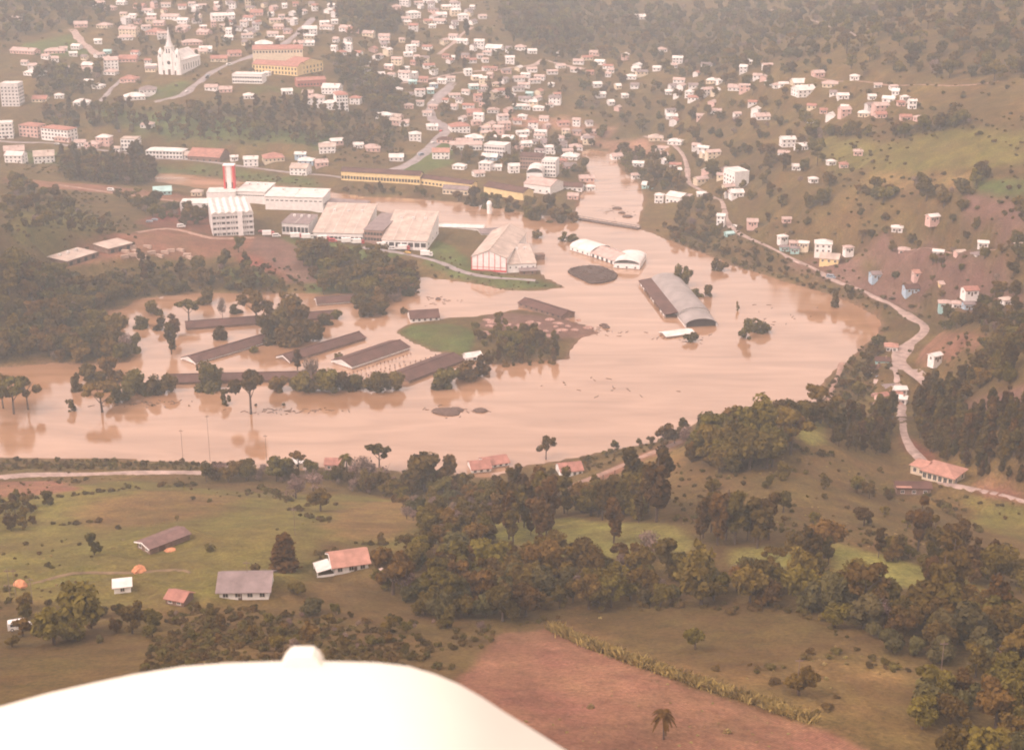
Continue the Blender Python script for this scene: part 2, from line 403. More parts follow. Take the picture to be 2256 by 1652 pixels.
def build_ground():
    C = np.empty((NR, NC, 3)); C[:] = SCRUB; FU = np.zeros((NR, NC), np.float32)
    n1 = fbm(TX, TY, 60, 4); n2 = fbm(TX + 500, TY, 26, 3)
    C = C * (1 + 0.35 * n1[..., None]) + np.clip(n2, 0, 1)[..., None] * np.array((0.06, 0.035, 0.01))
    for col, fe, px in PATCHES:
        P = np.array(gpoly(px))
        lo, hi = P.min(0) - 25, P.max(0) + 25
        k = (TX > lo[0]) & (TX < hi[0]) & (TY > lo[1]) & (TY < hi[1])
        if not k.any(): continue
        x, y = TX[k], TY[k]
        d = segdist(x, y, P); d = np.where(inpoly(x, y, P), d, -d) + fe * 0.9 * fbm(x, y, 16, 3)
        a = np.clip(d / fe + 0.5, 0, 1)[:, None]
        cc = np.array(col)[None] * (1 + 0.22 * n2[k] + 0.25 * n1[k])[:, None]
        C[k] = C[k] * (1 - a) + cc * a
        FU[k] = FU[k] * (1 - a[:, 0]) + (a[:, 0] if col in (RED, LILAC) else 0)
    wet = np.clip(1 - WD / 2.5, 0, 1)[..., None]                       # the soaked strip along the waterline
    C = C * (1 - 0.7 * wet) + np.array(MUD) * 0.7 * 0.7 * wet
    V = np.stack([TX, TY, TZ], -1).reshape(-1, 3)
    i = np.arange(NR * NC).reshape(NR, NC)
    F = np.stack([i[:-1, :-1], i[:-1, 1:], i[1:, 1:], i[1:, :-1]], -1).reshape(-1, 4)
    m = bpy.data.materials.new('earth_and_grass'); m.use_nodes = True
    n, l = m.node_tree.nodes, m.node_tree.links
    b = n['Principled BSDF']; b.inputs['Roughness'].default_value = 0.95; b.inputs['Specular IOR Level'].default_value = 0.1
    at = n.new('ShaderNodeAttribute'); at.attribute_name = 'Col'
    geo = n.new('ShaderNodeNewGeometry')
    def noise(sc, det=6, ro=0.7):
        t = n.new('ShaderNodeTexNoise'); t.inputs['Scale'].default_value = sc; t.inputs['Detail'].default_value = det; t.inputs['Roughness'].default_value = ro
        l.new(geo.outputs['Position'], t.inputs['Vector']); return t
    a, c = noise(0.11), noise(0.9, 4)
    def rng(t, lo, hi):
        r = n.new('ShaderNodeMapRange'); r.inputs['From Min'].default_value = 0.3; r.inputs['From Max'].default_value = 0.7
        r.inputs['To Min'].default_value = lo; r.inputs['To Max'].default_value = hi; l.new(t.outputs['Fac'], r.inputs['Value']); return r
    mu = n.new('ShaderNodeMath'); mu.operation = 'MULTIPLY'
    l.new(rng(a, 0.62, 1.3).outputs[0], mu.inputs[0]); l.new(rng(c, 0.6, 1.35).outputs[0], mu.inputs[1])
    h = n.new('ShaderNodeHueSaturation'); l.new(at.outputs['Color'], h.inputs['Color']); l.new(mu.outputs[0], h.inputs['Value'])
    l.new(rng(noise(0.05, 3), 0.485, 0.515).outputs[0], h.inputs['Hue'])
    mx = n.new('ShaderNodeMix'); mx.data_type = 'RGBA'; mx.inputs['B'].default_value = (0.098, 0.052, 0.024, 1)    # patches of dead grass and bare earth
    l.new(rng(noise(0.035, 7, .75), -.3, .5).outputs[0], mx.inputs['Factor']); mx.clamp_factor = True
    l.new(h.outputs[0], mx.inputs['A']); 
    fa = n.new('ShaderNodeAttribute'); fa.attribute_name = 'furrow'                                   # plough lines in the bare fields
    wv = n.new('ShaderNodeTexWave'); wv.inputs['Scale'].default_value = 0.55; wv.inputs['Distortion'].default_value = 2.5; wv.inputs['Detail'].default_value = 3; wv.inputs['Detail Scale'].default_value = .4
    wm = n.new('ShaderNodeMapping'); wm.inputs['Rotation'].default_value = (0, 0, math.radians(38)); l.new(geo.outputs['Position'], wm.inputs['Vector']); l.new(wm.outputs[0], wv.inputs['Vector'])
    fm = n.new('ShaderNodeMath'); fm.operation = 'MULTIPLY'; l.new(fa.outputs['Fac'], fm.inputs[0]); l.new(wv.outputs['Fac'], fm.inputs[1])
    f2 = n.new('ShaderNodeMath'); f2.operation = 'MULTIPLY'; f2.inputs[1].default_value = .42; l.new(fm.outputs[0], f2.inputs[0])
    dk = n.new('ShaderNodeMix'); dk.data_type = 'RGBA'; dk.inputs['B'].default_value = (.15, .062, .042, 1)
    l.new(f2.outputs[0], dk.inputs['Factor']); l.new(mx.outputs['Result'], dk.inputs['A']); l.new(dk.outputs['Result'], b.inputs['Base Color'])
    bp = n.new('ShaderNodeBump'); bp.inputs['Strength'].default_value = 0.7; bp.inputs['Distance'].default_value = 0.8
    l.new(c.outputs['Fac'], bp.inputs['Height']); l.new(bp.outputs[0], b.inputs['Normal'])
    me = fastmesh('ground', V, F, m, smooth=True)
    ca = me.color_attributes.new('Col', 'FLOAT_COLOR', 'POINT')
    rgba = np.ones((NR * NC, 4), np.float32); rgba[:, :3] = np.clip(C.reshape(-1, 3), 0.01, 0.9)
    ca.data.foreach_set('color', rgba.ravel())
    me.attributes.new('furrow', 'FLOAT', 'POINT').data.foreach_set('value', FU.ravel())
    tag(ob('ground', me), kind='structure')

# ------------------------------------------------------------------ flood water: muddy, with a gentle current
def build_water():
    m = bpy.data.materials.new('muddy_water'); m.use_nodes = True
    n, l = m.node_tree.nodes, m.node_tree.links
    b = n['Principled BSDF']
    b.inputs['Roughness'].default_value = 0.04; b.inputs['IOR'].default_value = 2.0; b.inputs['Specular IOR Level'].default_value = 0.5
    geo = n.new('ShaderNodeNewGeometry')
    def noise(sc, stretch=1.0, det=4, dis=0.0):
        mp = n.new('ShaderNodeMapping'); mp.inputs['Scale'].default_value = (1, stretch, 1); mp.inputs['Rotation'].default_value = (0, 0, math.radians(12))
        l.new(geo.outputs['Position'], mp.inputs['Vector'])
        t = n.new('ShaderNodeTexNoise'); t.inputs['Scale'].default_value = sc; t.inputs['Detail'].default_value = det; t.inputs['Distortion'].default_value = dis
        l.new(mp.outputs[0], t.inputs['Vector']); return t
    r = n.new('ShaderNodeValToRGB')
    r.color_ramp.elements[0].position = 0.32; r.color_ramp.elements[1].position = 0.7
    r.color_ramp.elements[0].color = (0.275, 0.145, 0.074, 1); r.color_ramp.elements[1].color = (0.40, 0.228, 0.132, 1)
    l.new(noise(0.016, 4.5, 7, 0.9).outputs['Fac'], r.inputs['Fac']); l.new(r.outputs[0], b.inputs['Base Color'])
    big, fine = noise(0.12, 2.5, 3, 0.8), noise(0.9, 2.0, 3, 0.3)
    calm = n.new('ShaderNodeMapRange'); calm.inputs['From Min'].default_value = 0.38; calm.inputs['From Max'].default_value = 0.62
    calm.inputs['To Min'].default_value = 0.008; calm.inputs['To Max'].default_value = 0.22
    l.new(noise(0.009, 1.6, 3).outputs['Fac'], calm.inputs['Value'])
    b1 = n.new('ShaderNodeBump'); b1.inputs['Distance'].default_value = 0.35
    l.new(calm.outputs[0], b1.inputs['Strength']); l.new(big.outputs['Fac'], b1.inputs['Height'])
    b2 = n.new('ShaderNodeBump'); b2.inputs['Distance'].default_value = 0.09
    c2 = n.new('ShaderNodeMath'); c2.operation = 'MULTIPLY'; c2.inputs[1].default_value = 1.9; l.new(calm.outputs[0], c2.inputs[0]); l.new(c2.outputs[0], b2.inputs['Strength']); l.new(fine.outputs['Fac'], b2.inputs['Height']); l.new(b1.outputs[0], b2.inputs['Normal'])
    l.new(b2.outputs[0], b.inputs['Normal'])
    A = np.array(SHORE); x0, y0 = A.min(0) - 4; x1, y1 = A.max(0) + 4
    ys = np.linspace(y0, y1, 30)
    V, F = [], []
    for y in ys:
        w = halfw(y) - 1.5; V += [(max(x0, -w), y, 0), (min(x1, w), y, 0)]
    for i in range(len(ys) - 1): F.append((2 * i, 2 * i + 1, 2 * i + 3, 2 * i + 2))
    tag(ob('flood_water', mesh('flood_water', V, F, m)), kind='structure')
build_water()

# ------------------------------------------------------------------ roads, draped over the ground
GRAVEL = mat('pale_gravel', (0.40, 0.29, 0.245), 0.95, 0.25, 0.25)
ASPH = mat('worn_grey_paving', (0.30, 0.25, 0.24), 0.95, 0.2, 0.2)
DIRT = mat('red_dirt_track', (0.36, 0.22, 0.165), 0.95, 0.25, 0.25)
ROADS, ROADQ = [], []
def smooth_line(P, step):
    P = np.array(P, float); out = []
    Q = np.vstack([2 * P[0] - P[1], P, 2 * P[-1] - P[-2]])
    for i in range(1, len(Q) - 2):
        n = max(2, int(np.linalg.norm(Q[i + 1] - Q[i]) / step))
        for t in np.linspace(0, 1, n, endpoint=False):
            a, b, c, d = Q[i - 1], Q[i], Q[i + 1], Q[i + 2]
            out.append(0.5 * ((2 * b) + (c - a) * t + (2 * a - 5 * b + 4 * c - d) * t * t + (3 * b - a - 3 * c + d) * t ** 3))
    out.append(P[-1]); return np.array(out)
def road(name, px, width, m, lift=0.25, ends=None):
    P = smooth_line(gpoly(px), 4.0)
    ROADS.append((P, width)); ROADQ.append((name, P, width, m, lift))
def road_level(P):
    z = np.maximum(height(P[:, 0], P[:, 1]), .25)
    for _ in range(8): z[1:-1] = (z[:-2] + z[1:-1] * 2 + z[2:]) / 4
    return z
def grade_road(P, width):
    z = road_level(P); lo, hi = P.min(0) - 20, P.max(0) + 20
    k = np.where((TX > lo[0]) & (TX < hi[0]) & (TY > lo[1]) & (TY < hi[1]) & (TZ > .05))
    if not len(k[0]): return
    x, y = TX[k], TY[k]; d = np.full(len(x), 1e9); zz = np.zeros(len(x))
    for q, h in zip(P, z):
        e = np.hypot(x - q[0], y - q[1]); c = e < d; d[c] = e[c]; zz[c] = h
    a = np.clip(1.0 - (d - width * .5 - 3.0) / 7.0, 0, 1); a = a * a * (3 - 2 * a)
    TZ[k] = TZ[k] * (1 - a) + zz * a
def lay_road(name, P, width, m, lift):
    Z = road_level(P)
    T = np.gradient(P, axis=0); T /= np.linalg.norm(T, axis=1)[:, None] + 1e-9
    N = np.stack([-T[:, 1], T[:, 0]], 1)
    for _ in range(3): N[1:-1] = (N[:-2] + N[1:-1] * 2 + N[2:]) / 4
    V, F = [], []; K = 5
    for i, (p, nn) in enumerate(zip(P, N)):
        wv = width * (1 + 0.07 * math.sin(i * 0.9) + 0.08 * math.sin(i * 0.37 + 1))
        for k in range(K):
            s = (k / (K - 1) - 0.5) * wv; q = p + nn * s
            V.append((q[0], q[1], max(Z[i], float(height(q[0], q[1])) - .15 if 0 < k < K - 1 else 0) + lift * (1 if 0 < k < K - 1 else -1.2)))
    for i in range(len(P) - 1):
        for k in range(K - 1): F.append((i * K + k, i * K + k + 1, (i + 1) * K + k + 1, (i + 1) * K + k))
    return tag(ob(name, mesh(name, V, F, m, smooth=True)), kind='structure')
road('valley_road', [(1420, 300), (1470, 312), (1500, 335), (1514, 370), (1520, 405), (1562, 428), (1590, 452), (1603, 485), (1640, 518), (1700, 553), (1780, 594), (1860, 630), (1930, 660), (1990, 690), (2035, 718)], 5.2, GRAVEL)
road('valley_road_bend', [(1990, 690), (2035, 716), (2030, 737), (1997, 762), (1980, 788), (1992, 812), (2040, 840), (2090, 858)], 8.5, GRAVEL, .29)
road('riverside_road', [(1985, 775), (1972, 800), (1970, 830), (1977, 862), (1985, 905), (1990, 940), (2002, 980), (2030, 1015), (2062, 1045), (2110, 1062), (2170, 1074), (2270, 1108)], 5.0, GRAVEL)
road('bank_path', [(1856, 800), (1845, 830), (1832, 860), (1826, 888)], 3.5, DIRT)
road('shore_road', [(-60, 1056), (60, 1048), (200, 1043), (330, 1041), (445, 1041)], 5.5, GRAVEL)
road('farm_lane', [(1236, 1078), (1262, 1068), (1300, 1052), (1360, 1028), (1430, 1000), (1500, 972)], 4.0, DIRT)
road('pasture_track', [(-40, 1290), (60, 1285), (160, 1268), (280, 1262), (390, 1256), (420, 1262)], 1.7, mat('trodden_grass', (0.20, 0.135, 0.075), .95, .25, .3), .12)
road('main_avenue', [(860, 378), (905, 360), (940, 332), (968, 304), (980, 286), (952, 262), (946, 244), (962, 218), (985, 198), (1000, 184)], 13, ASPH)
road('hillside_street', [(870, 182), (930, 175), (1000, 162), (1100, 152), (1175, 145), (1195, 130), (1230, 140), (1290, 152)], 7, GRAVEL)
road('church_street', [(340, 225), (400, 210), (437, 182), (475, 156), (520, 136), (575, 115), (625, 96), (660, 70), (690, 40)], 10, ASPH)
road('river_street', [(-40, 305), (80, 316), (200, 330), (320, 346), (440, 358), (560, 372), (700, 384), (770, 392)], 6, ASPH)
road('upper_street', [(160, 66), (178, 90), (198, 108), (216, 120)], 11, GRAVEL)
road('lower_lane', [(222, 224), (238, 205), (256, 186), (268, 172)], 6, ASPH)
road('field_road', [(1700, 22), (1760, 38), (1820, 58), (1890, 82)], 6, GRAVEL)
road('far_lane', [(1800, 175), (1900, 180), (2020, 186), (2120, 190), (2200, 180)], 4, DIRT)
road('slope_lane', [(1990, 538), (2080, 540), (2160, 545), (2215, 538), (2270, 528)], 4, DIRT)
road('hill_street', [(1040, 60), (1010, 82), (985, 105), (965, 120)], 6, GRAVEL)
road('factory_drive', [(800, 545), (880, 556), (960, 575), (1020, 600), (1090, 612), (1180, 618)], 6.5, ASPH)
road('factory_track', [(130, 408), (240, 424), (360, 440), (440, 452)], 4, DIRT)
road('yard_track', [(300, 512), (380, 505), (470, 522), (560, 524)], 5, DIRT)

# ------------------------------------------------------------------ building materials
WHITE = mat('white_limewash', (0.84, 0.80, 0.76), 0.85, 0.10, 0.4)
OFFW = mat('grey_white_concrete', (0.70, 0.655, 0.625), 0.85, 0.14, 0.3)
CREAM = mat('cream_render', (0.72, 0.60, 0.44), 0.85, 0.12, 0.4)
YELL = mat('yellow_render', (0.80, 0.60, 0.30), 0.85, 0.12, 0.4)
PINKW = mat('pink_render', (0.66, 0.44, 0.38), 0.85, 0.12, 0.4)
TEALW = mat('pale_teal_boards', (0.36, 0.58, 0.56), 0.8, 0.12, 0.4)
BLUEW = mat('pale_blue_boards', (0.40, 0.52, 0.62), 0.8, 0.12, 0.4)
WOODW = mat('weathered_boards', (0.24, 0.15, 0.11), 0.9, 0.2, 0.5)
BROWNW = mat('brown_render', (0.36, 0.23, 0.18), 0.9, 0.15, 0.4)
CORR = mat('pale_fibre_cement_sheet', (0.53, 0.42, 0.35), 0.85, 0.2, 0.16, wave=('X', 0.9, 0.10))
CORRW = mat('whitened_sheet_roof', (0.72, 0.66, 0.61), 0.8, 0.16, 0.2, wave=('X', 0.9, 0.08))
DARKR = mat('dark_weathered_tiles', (0.125, 0.064, 0.050), 0.9, 0.22, 0.16, wave=('X', 1.1, 0.10), col2=(0.085, 0.043, 0.034))
REDR = mat('red_clay_tiles', (0.41, 0.195, 0.15), 0.9, 0.2, 0.35, wave=('X', 1.6, 0.07))
ORNR = mat('orange_clay_tiles', (0.47, 0.245, 0.185), 0.9, 0.18, 0.35, wave=('X', 1.6, 0.07))
PINKR = mat('faded_clay_tiles', (0.52, 0.38, 0.33), 0.9, 0.18, 0.3, wave=('X', 1.6, 0.06))
GREYR = mat('grey_slate_sheet', (0.26, 0.20, 0.19), 0.9, 0.18, 0.25, wave=('X', 1.2, 0.06))
GLASS = mat('dark_window_glass', (0.055, 0.05, 0.05), 0.15, 0.1, 2.0, spec=0.5)
TRIM = mat('pale_trim', (0.70, 0.64, 0.58), 0.8, 0.05, 1.0)
DOORM = mat('brown_door', (0.13, 0.075, 0.05), 0.7, 0.15, 1.5)
REDP = mat('red_paint', (0.62, 0.06, 0.06), 0.6, 0.08, 0.8)
VOIDM = mat('painted_interior_shade', (0.05, 0.035, 0.03), 0.95, 0.1, 0.5)  # near-black colour painted in for the shade inside an opening
TIDE = mat('mud_stained_wall', (0.30, 0.18, 0.12), .8, .25, .6)
WM = {'w': WHITE, 'o': OFFW, 'c': CREAM, 'y': YELL, 'p': PINKW, 't': TEALW, 'b': BLUEW, 'd': WOODW, 'n': BROWNW}
RM = {'c': CORR, 'w': CORRW, 'd': DARKR, 'r': REDR, 'o': ORNR, 'p': PINKR, 'g': GREYR}
WNAME = {'w': 'white', 'o': 'grey-white', 'c': 'cream', 'y': 'yellow', 'p': 'pink', 't': 'teal', 'b': 'blue', 'd': 'brown board', 'n': 'brown'}
RNAME = {'c': 'beige', 'w': 'white', 'd': 'dark', 'r': 'red', 'o': 'orange', 'p': 'faded pink', 'g': 'grey'}

EXCL = []          # (x, y, r): nothing grows here
PADS = []          # (x, y, turn, width, depth, level): ground levelled under a building
PLACED = []        # small houses that get their label once all are known
_cache = {}
def cached(key, fn):
    if key not in _cache: _cache[key] = fn()
    return _cache[key]

def win_mesh(w, h):
    def f():
        b = MB(); b.box(-w / 2, w / 2, -0.05, 0.10, 0, h); return b.me('window', [GLASS])
    return cached(('win', round(w, 2), round(h, 2)), f)
def frame_mesh(w, h):
    def f():
        b = MB(); t = 0.11
        b.box(-w / 2 - t, w / 2 + t, -0.10, 0.10, h, h + t)
        b.box(-w / 2 - t, -w / 2, -0.10, 0.10, 0, h); b.box(w / 2, w / 2 + t, -0.10, 0.10, 0, h); b.box(-0.035, 0.035, -0.08, -0.052, 0, h)
        return b.me('frame', [TRIM])
    return cached(('frame', round(w, 2), round(h, 2)), f)
def sill_mesh(w):
    def f():
        b = MB(); b.box(-w / 2 - .18, w / 2 + .18, -0.18, 0.10, -.12, 0); return b.me('sill', [TRIM])
    return cached(('sill', round(w, 2)), f)
def window(name, w, h, det, parent, loc, rz=0.0):
    """a pane in the wall; near enough to show it, also a frame and a sill"""
    o = ob(name, win_mesh(w, h), parent, loc, rz)
    if det and (parent is None or parent.parent is None): ob('frame', frame_mesh(w, h), o); ob('sill', sill_mesh(w), o)
    return o
def door_mesh(w, h):
    def f():
        b = MB(); b.box(-w / 2, w / 2, -0.07, 0.1, 0, h, 0); b.box(-w / 2 - 0.1, w / 2 + 0.1, -0.11, 0.1, h, h + 0.12, 1)
        return b.me('door', [DOORM, TRIM])
    return cached(('door', round(w, 2), round(h, 2)), f)

def wall_me(w, d, h, rise, roof, ridge, base, m):
    def f():
        b = MB()
        if roof == 'gable':
            t = 0.12
            if ridge == 'x': b.prism([(0, -base), (d, -base), (d, h - t), (d / 2, h + rise - t), (0, h - t)], 0, w, axis='x')
            else: b.prism([(0, -base), (w, -base), (w, h - t), (w / 2, h + rise - t), (0, h - t)], 0, d, axis='y')
        elif roof == 'shed': b.prism([(0, -base), (d, -base), (d, h + rise - .1), (0, h - .1)], 0, w, axis='x')
        elif roof == 'flat': b.box(0, w, 0, d, -base, h + 0.5)
        else: b.box(0, w, 0, d, -base, h - 0.05)
        return b.me('wall', [m])
    return cached(('wall', round(w, 1), round(d, 1), round(h, 1), round(rise, 1), roof, ridge, base, m.name), f)

def arch_prof(w, rise, n=12, z0=0.0, r=0.0):
    return [(w / 2 - (w / 2 + r) * math.cos(math.pi * i / n), z0 + (rise + r) * math.sin(math.pi * i / n)) for i in range(n + 1)]

def roof_me(w, d, h, rise, roof, ridge, o, m):
    def f():
        b = MB(); t = 0.22
        if roof == 'gable':
            L, A = (w, d) if ridge == 'x' else (d, w)
            sl = rise / (A / 2); ez = h - o * sl
            b.prism([(-o, ez), (A / 2, h + rise), (A + o, ez), (A + o, ez + t), (A / 2, h + rise + t), (-o, ez + t)], -o, L + o, axis='x' if ridge == 'x' else 'y')
        elif roof == 'hip':
            k = min(w, d) / 2; sl = rise / k; z = h - o * sl * 0.5
            for dz, flip in ((t, False), (0, True)):
                A = [(-o, -o, z + dz), (w + o, -o, z + dz), (w + o, d + o, z + dz), (-o, d + o, z + dz)]
                R = [(k, d / 2, h + rise + dz), (w - k, d / 2, h + rise + dz)] if w >= d else [(w / 2, k, h + rise + dz), (w / 2, d - k, h + rise + dz)]
                fs = [(A[0], A[1], R[1], R[0]), (A[2], A[3], R[0], R[1]), (A[1], A[2], R[1]), (A[3], A[0], R[0])] if w >= d else \
                     [(A[1], A[2], R[1], R[0]), (A[3], A[0], R[0], R[1]), (A[0], A[1], R[0]), (A[2], A[3], R[1])]
                for q in fs: b.poly(q[::-1] if flip else q)
            for i in range(4):
                p, q = A[i], A[(i + 1) % 4]; b.poly([p, q, (q[0], q[1], q[2] + t), (p[0], p[1], p[2] + t)])
        elif roof == 'shed': b.prism([(-o, h - o * rise / d), (d + o, h + rise + o * rise / d), (d + o, h + rise + o * rise / d + t), (-o, h - o * rise / d + t)], -o, w + o, axis='x')
        elif roof == 'flat':
            b.box(0.25, w - 0.25, 0.25, d - 0.25, h + 0.02, h + 0.51)
            b.box(-0.1, w + 0.1, -0.1, 0.2, h + 0.3, h + 0.75); b.box(-0.1, w + 0.1, d - 0.2, d + 0.1, h + 0.3, h + 0.75)
            b.box(-0.1, 0.2, 0.2, d - 0.2, h + 0.3, h + 0.75); b.box(w - 0.2, w + 0.1, 0.2, d - 0.2, h + 0.3, h + 0.75)
        elif roof == 'arch':
            L, A = (w, d) if ridge == 'x' else (d, w)
            up = arch_prof(A, rise, 14, h, 0.2); dn = arch_prof(A, rise, 14, h, 0.0)[::-1]
            b.prism(up + dn, -o, L + o, axis='x' if ridge == 'x' else 'y')
        return b.me('roof', [m])
    return cached(('roof', round(w, 1), round(d, 1), round(h, 1), round(rise, 1), roof, ridge, o, m.name), f)

def frame_of(A, B, C=None, depth=None, z=None):
    P = (lambda q: atz(q[0], q[1], z)) if z is not None else (lambda q: hit(*q))
    a, b = P(A), P(B)
    e = b[:2] - a[:2]; w = float(np.hypot(*e)); e = e / w; nrm = np.array([-e[1], e[0]])
    if C is not None: depth = abs(float((P(C)[:2] - a[:2]) @ nrm))
    z0 = z if z is not None else min(a[2], b[2])
    return (float(a[0]), float(a[1]), float(max(z0, 0.0 if z is None else z))), math.atan2(e[1], e[0]), w, depth

def wins(root, face, w, d, n, z, ww, wh, det=0, x0=None, x1=None, off=0.0):
    """a row of n windows on a face of the block"""
    L = w if face in 'fb' else d
    x0 = 0 if x0 is None else x0; x1 = L if x1 is None else x1
    st = (x1 - x0) / n
    for i in range(n):
        s = x0 + (i + 0.5) * st
        loc, rz = {'f': ((s, -off, z), 0), 'b': ((s, d + off, z), math.pi), 'r': ((w + off, s, z), math.pi / 2), 'l': ((-off, s, z), -math.pi / 2)}[face]
        window('window', min(ww, st * 0.8), wh, det, root, loc, rz)

def block(name, label, cat, A, B, C=None, depth=None, h=4.0, rise=1.5, roof='gable', ridge='x', wall=WHITE, roofm=DARKR, z=None, o=0.5, base=2.5,
          rows=(), doors=(), group=None, det=0, fr=None):
    """one building on the front edge A-B; rows: (face, count, z, width, height); doors: (face, position, width, height)"""
    pos, rz, w, d = fr or frame_of(A, B, C, depth, z)
    root = bpy.data.objects.new(name, None); root.location = pos; root.rotation_euler = (0, 0, rz); root.empty_display_size = 2; COL.objects.link(root)
    tag(root, label, cat, group)
    ob('wall', wall_me(w, d, h, rise, roof, ridge, base, wall), root)
    ob('roof', roof_me(w, d, h, rise, roof, ridge, o, roofm), root)
    if roof == 'gable' and max(w, d) > 20:
        b = MB(); zr = h + rise + .2
        b.box(-o, w + o, d / 2 - .35, d / 2 + .35, zr - .12, zr + .16) if ridge == 'x' else b.box(w / 2 - .35, w / 2 + .35, -o, d + o, zr - .12, zr + .16)
        b.ob('ridge_cap', [roofm], root)
    if roof == 'shed' and w > 18 and d > 15:
        sl = rise / d
        for i in range(1, int(w / 6.5)):
            x = i * w / int(w / 6.5); b = MB(); b.prism([(-o, h - o * sl + .2), (d + o, h + rise + o * sl + .2), (d + o, h + rise + o * sl + .32), (-o, h - o * sl + .32)], x - .09, x + .09, axis='x'); b.ob('sheet_joint', [TRIM if i % 3 else BROWNW], root)
        for i in range(3):
            x, y = w * (.22 + .28 * i), d * .72; b = MB(); b.box(x - .8, x + .8, y - .8, y + .8, h + rise * .72, h + rise * .72 + 1.5); b.ob('roof_vent', [OFFW], root)
    if z == 0.0 and h < 5:                                # the wet, muddy band above the flood
        b = MB(); b.box(-.03, w + .03, -.03, d + .03, -.5, .42); b.ob('tide_band', [TIDE], root)
    for r in rows: wins(root, r[0], w, d, r[1], r[2], r[3], r[4], det, *(r[5:7] if len(r) > 5 else ()))
    for fc, s, dw, dh in doors:
        loc, r2 = {'f': ((s * w, 0, 0), 0), 'r': ((w, s * d, 0), math.pi / 2), 'l': ((0, s * d, 0), -math.pi / 2)}[fc]
        ob('door', door_mesh(dw, dh), root, loc, r2)
    c, s = math.cos(rz), math.sin(rz); n = max(1, int(max(w, d) / 8))
    for i in range(n):
        for j in range(n):
            x, y = (i + .5) / n * w, (j + .5) / n * d
            EXCL.append((pos[0] + c * x - s * y, pos[1] + s * x + c * y, max(w, d) / n * 0.75 + 2.0))
    root['wd'] = (w, d)
    if z is None and pos[2] > .3: PADS.append((pos[0] + c * w / 2 - s * d / 2, pos[1] + s * w / 2 + c * d / 2, rz, w, d, pos[2]))
    return root

def house(u, v, wpx, wall='w', roofc='r', st=1, kind=None, rot=None, d=None, label=None, group=None, det=0, z=None):
    """a small house whose front wall stands at a pixel and is wpx pixels wide"""
    p = hit(u, v) if z is None else atz(u, v, z)
    dep = project(p)[2][0]; w = float(np.clip(wpx * dep / FPX, 5.5, 60))
    rot = random.uniform(-22, 22) if rot is None else rot
    rz = math.radians(rot); kind = kind or random.choice(['gable', 'gable', 'hip'])
    d = d or (w * random.uniform(0.7, 0.95) if w < 18 else 11.0)
    w = round(w * 2) / 2; d = round(d * 2) / 2
    c, s = math.cos(rz), math.sin(rz)
    pos = (float(p[0] - c * w / 2), float(p[1] - s * w / 2), float(p[2]))
    h = 2.9 * st + 0.3; rise = 0.22 * d if kind != 'flat' else 0
    nw = max(2, int(w / 3.2)); rows = []
    for k in range(st): rows.append(('f', nw, 1.1 + 2.9 * k, 1.2, 1.3))
    side = 'r' if rot < 0 else 'l'
    rows.append((side, max(1, int(d / 4)), 1.1, 1.1, 1.3))
    if st > 1 and w > 14: rows.append((side, max(1, int(d / 4)), 4.0, 1.1, 1.3))
    r = block('house' if st < 3 and w < 20 else 'town_building', label, 'house' if st < 3 and w < 20 else 'building', None, None, fr=(pos, rz, w, d), h=h, rise=rise, roof=kind, ridge='x' if w >= d or random.random() < .6 else 'y',
              wall=WM[wall], roofm=RM[roofc], rows=rows, doors=[('f', random.choice([.5, .22, .78]) if nw > 2 else .5, 0.95, 2.1)] if nw % 2 == 0 else [], det=det, base=3.0, group=group)
    if random.random() < 0.35 and kind != 'flat':
        b = MB(); b.box(w * .7, w * .7 + .6, d * .3, d * .3 + .6, h - .5, h + rise + 1.0); ch = b.ob('chimney', [BROWNW], r)
    if not label: PLACED.append((r, u, v, wall, roofc, st, w))
    return r

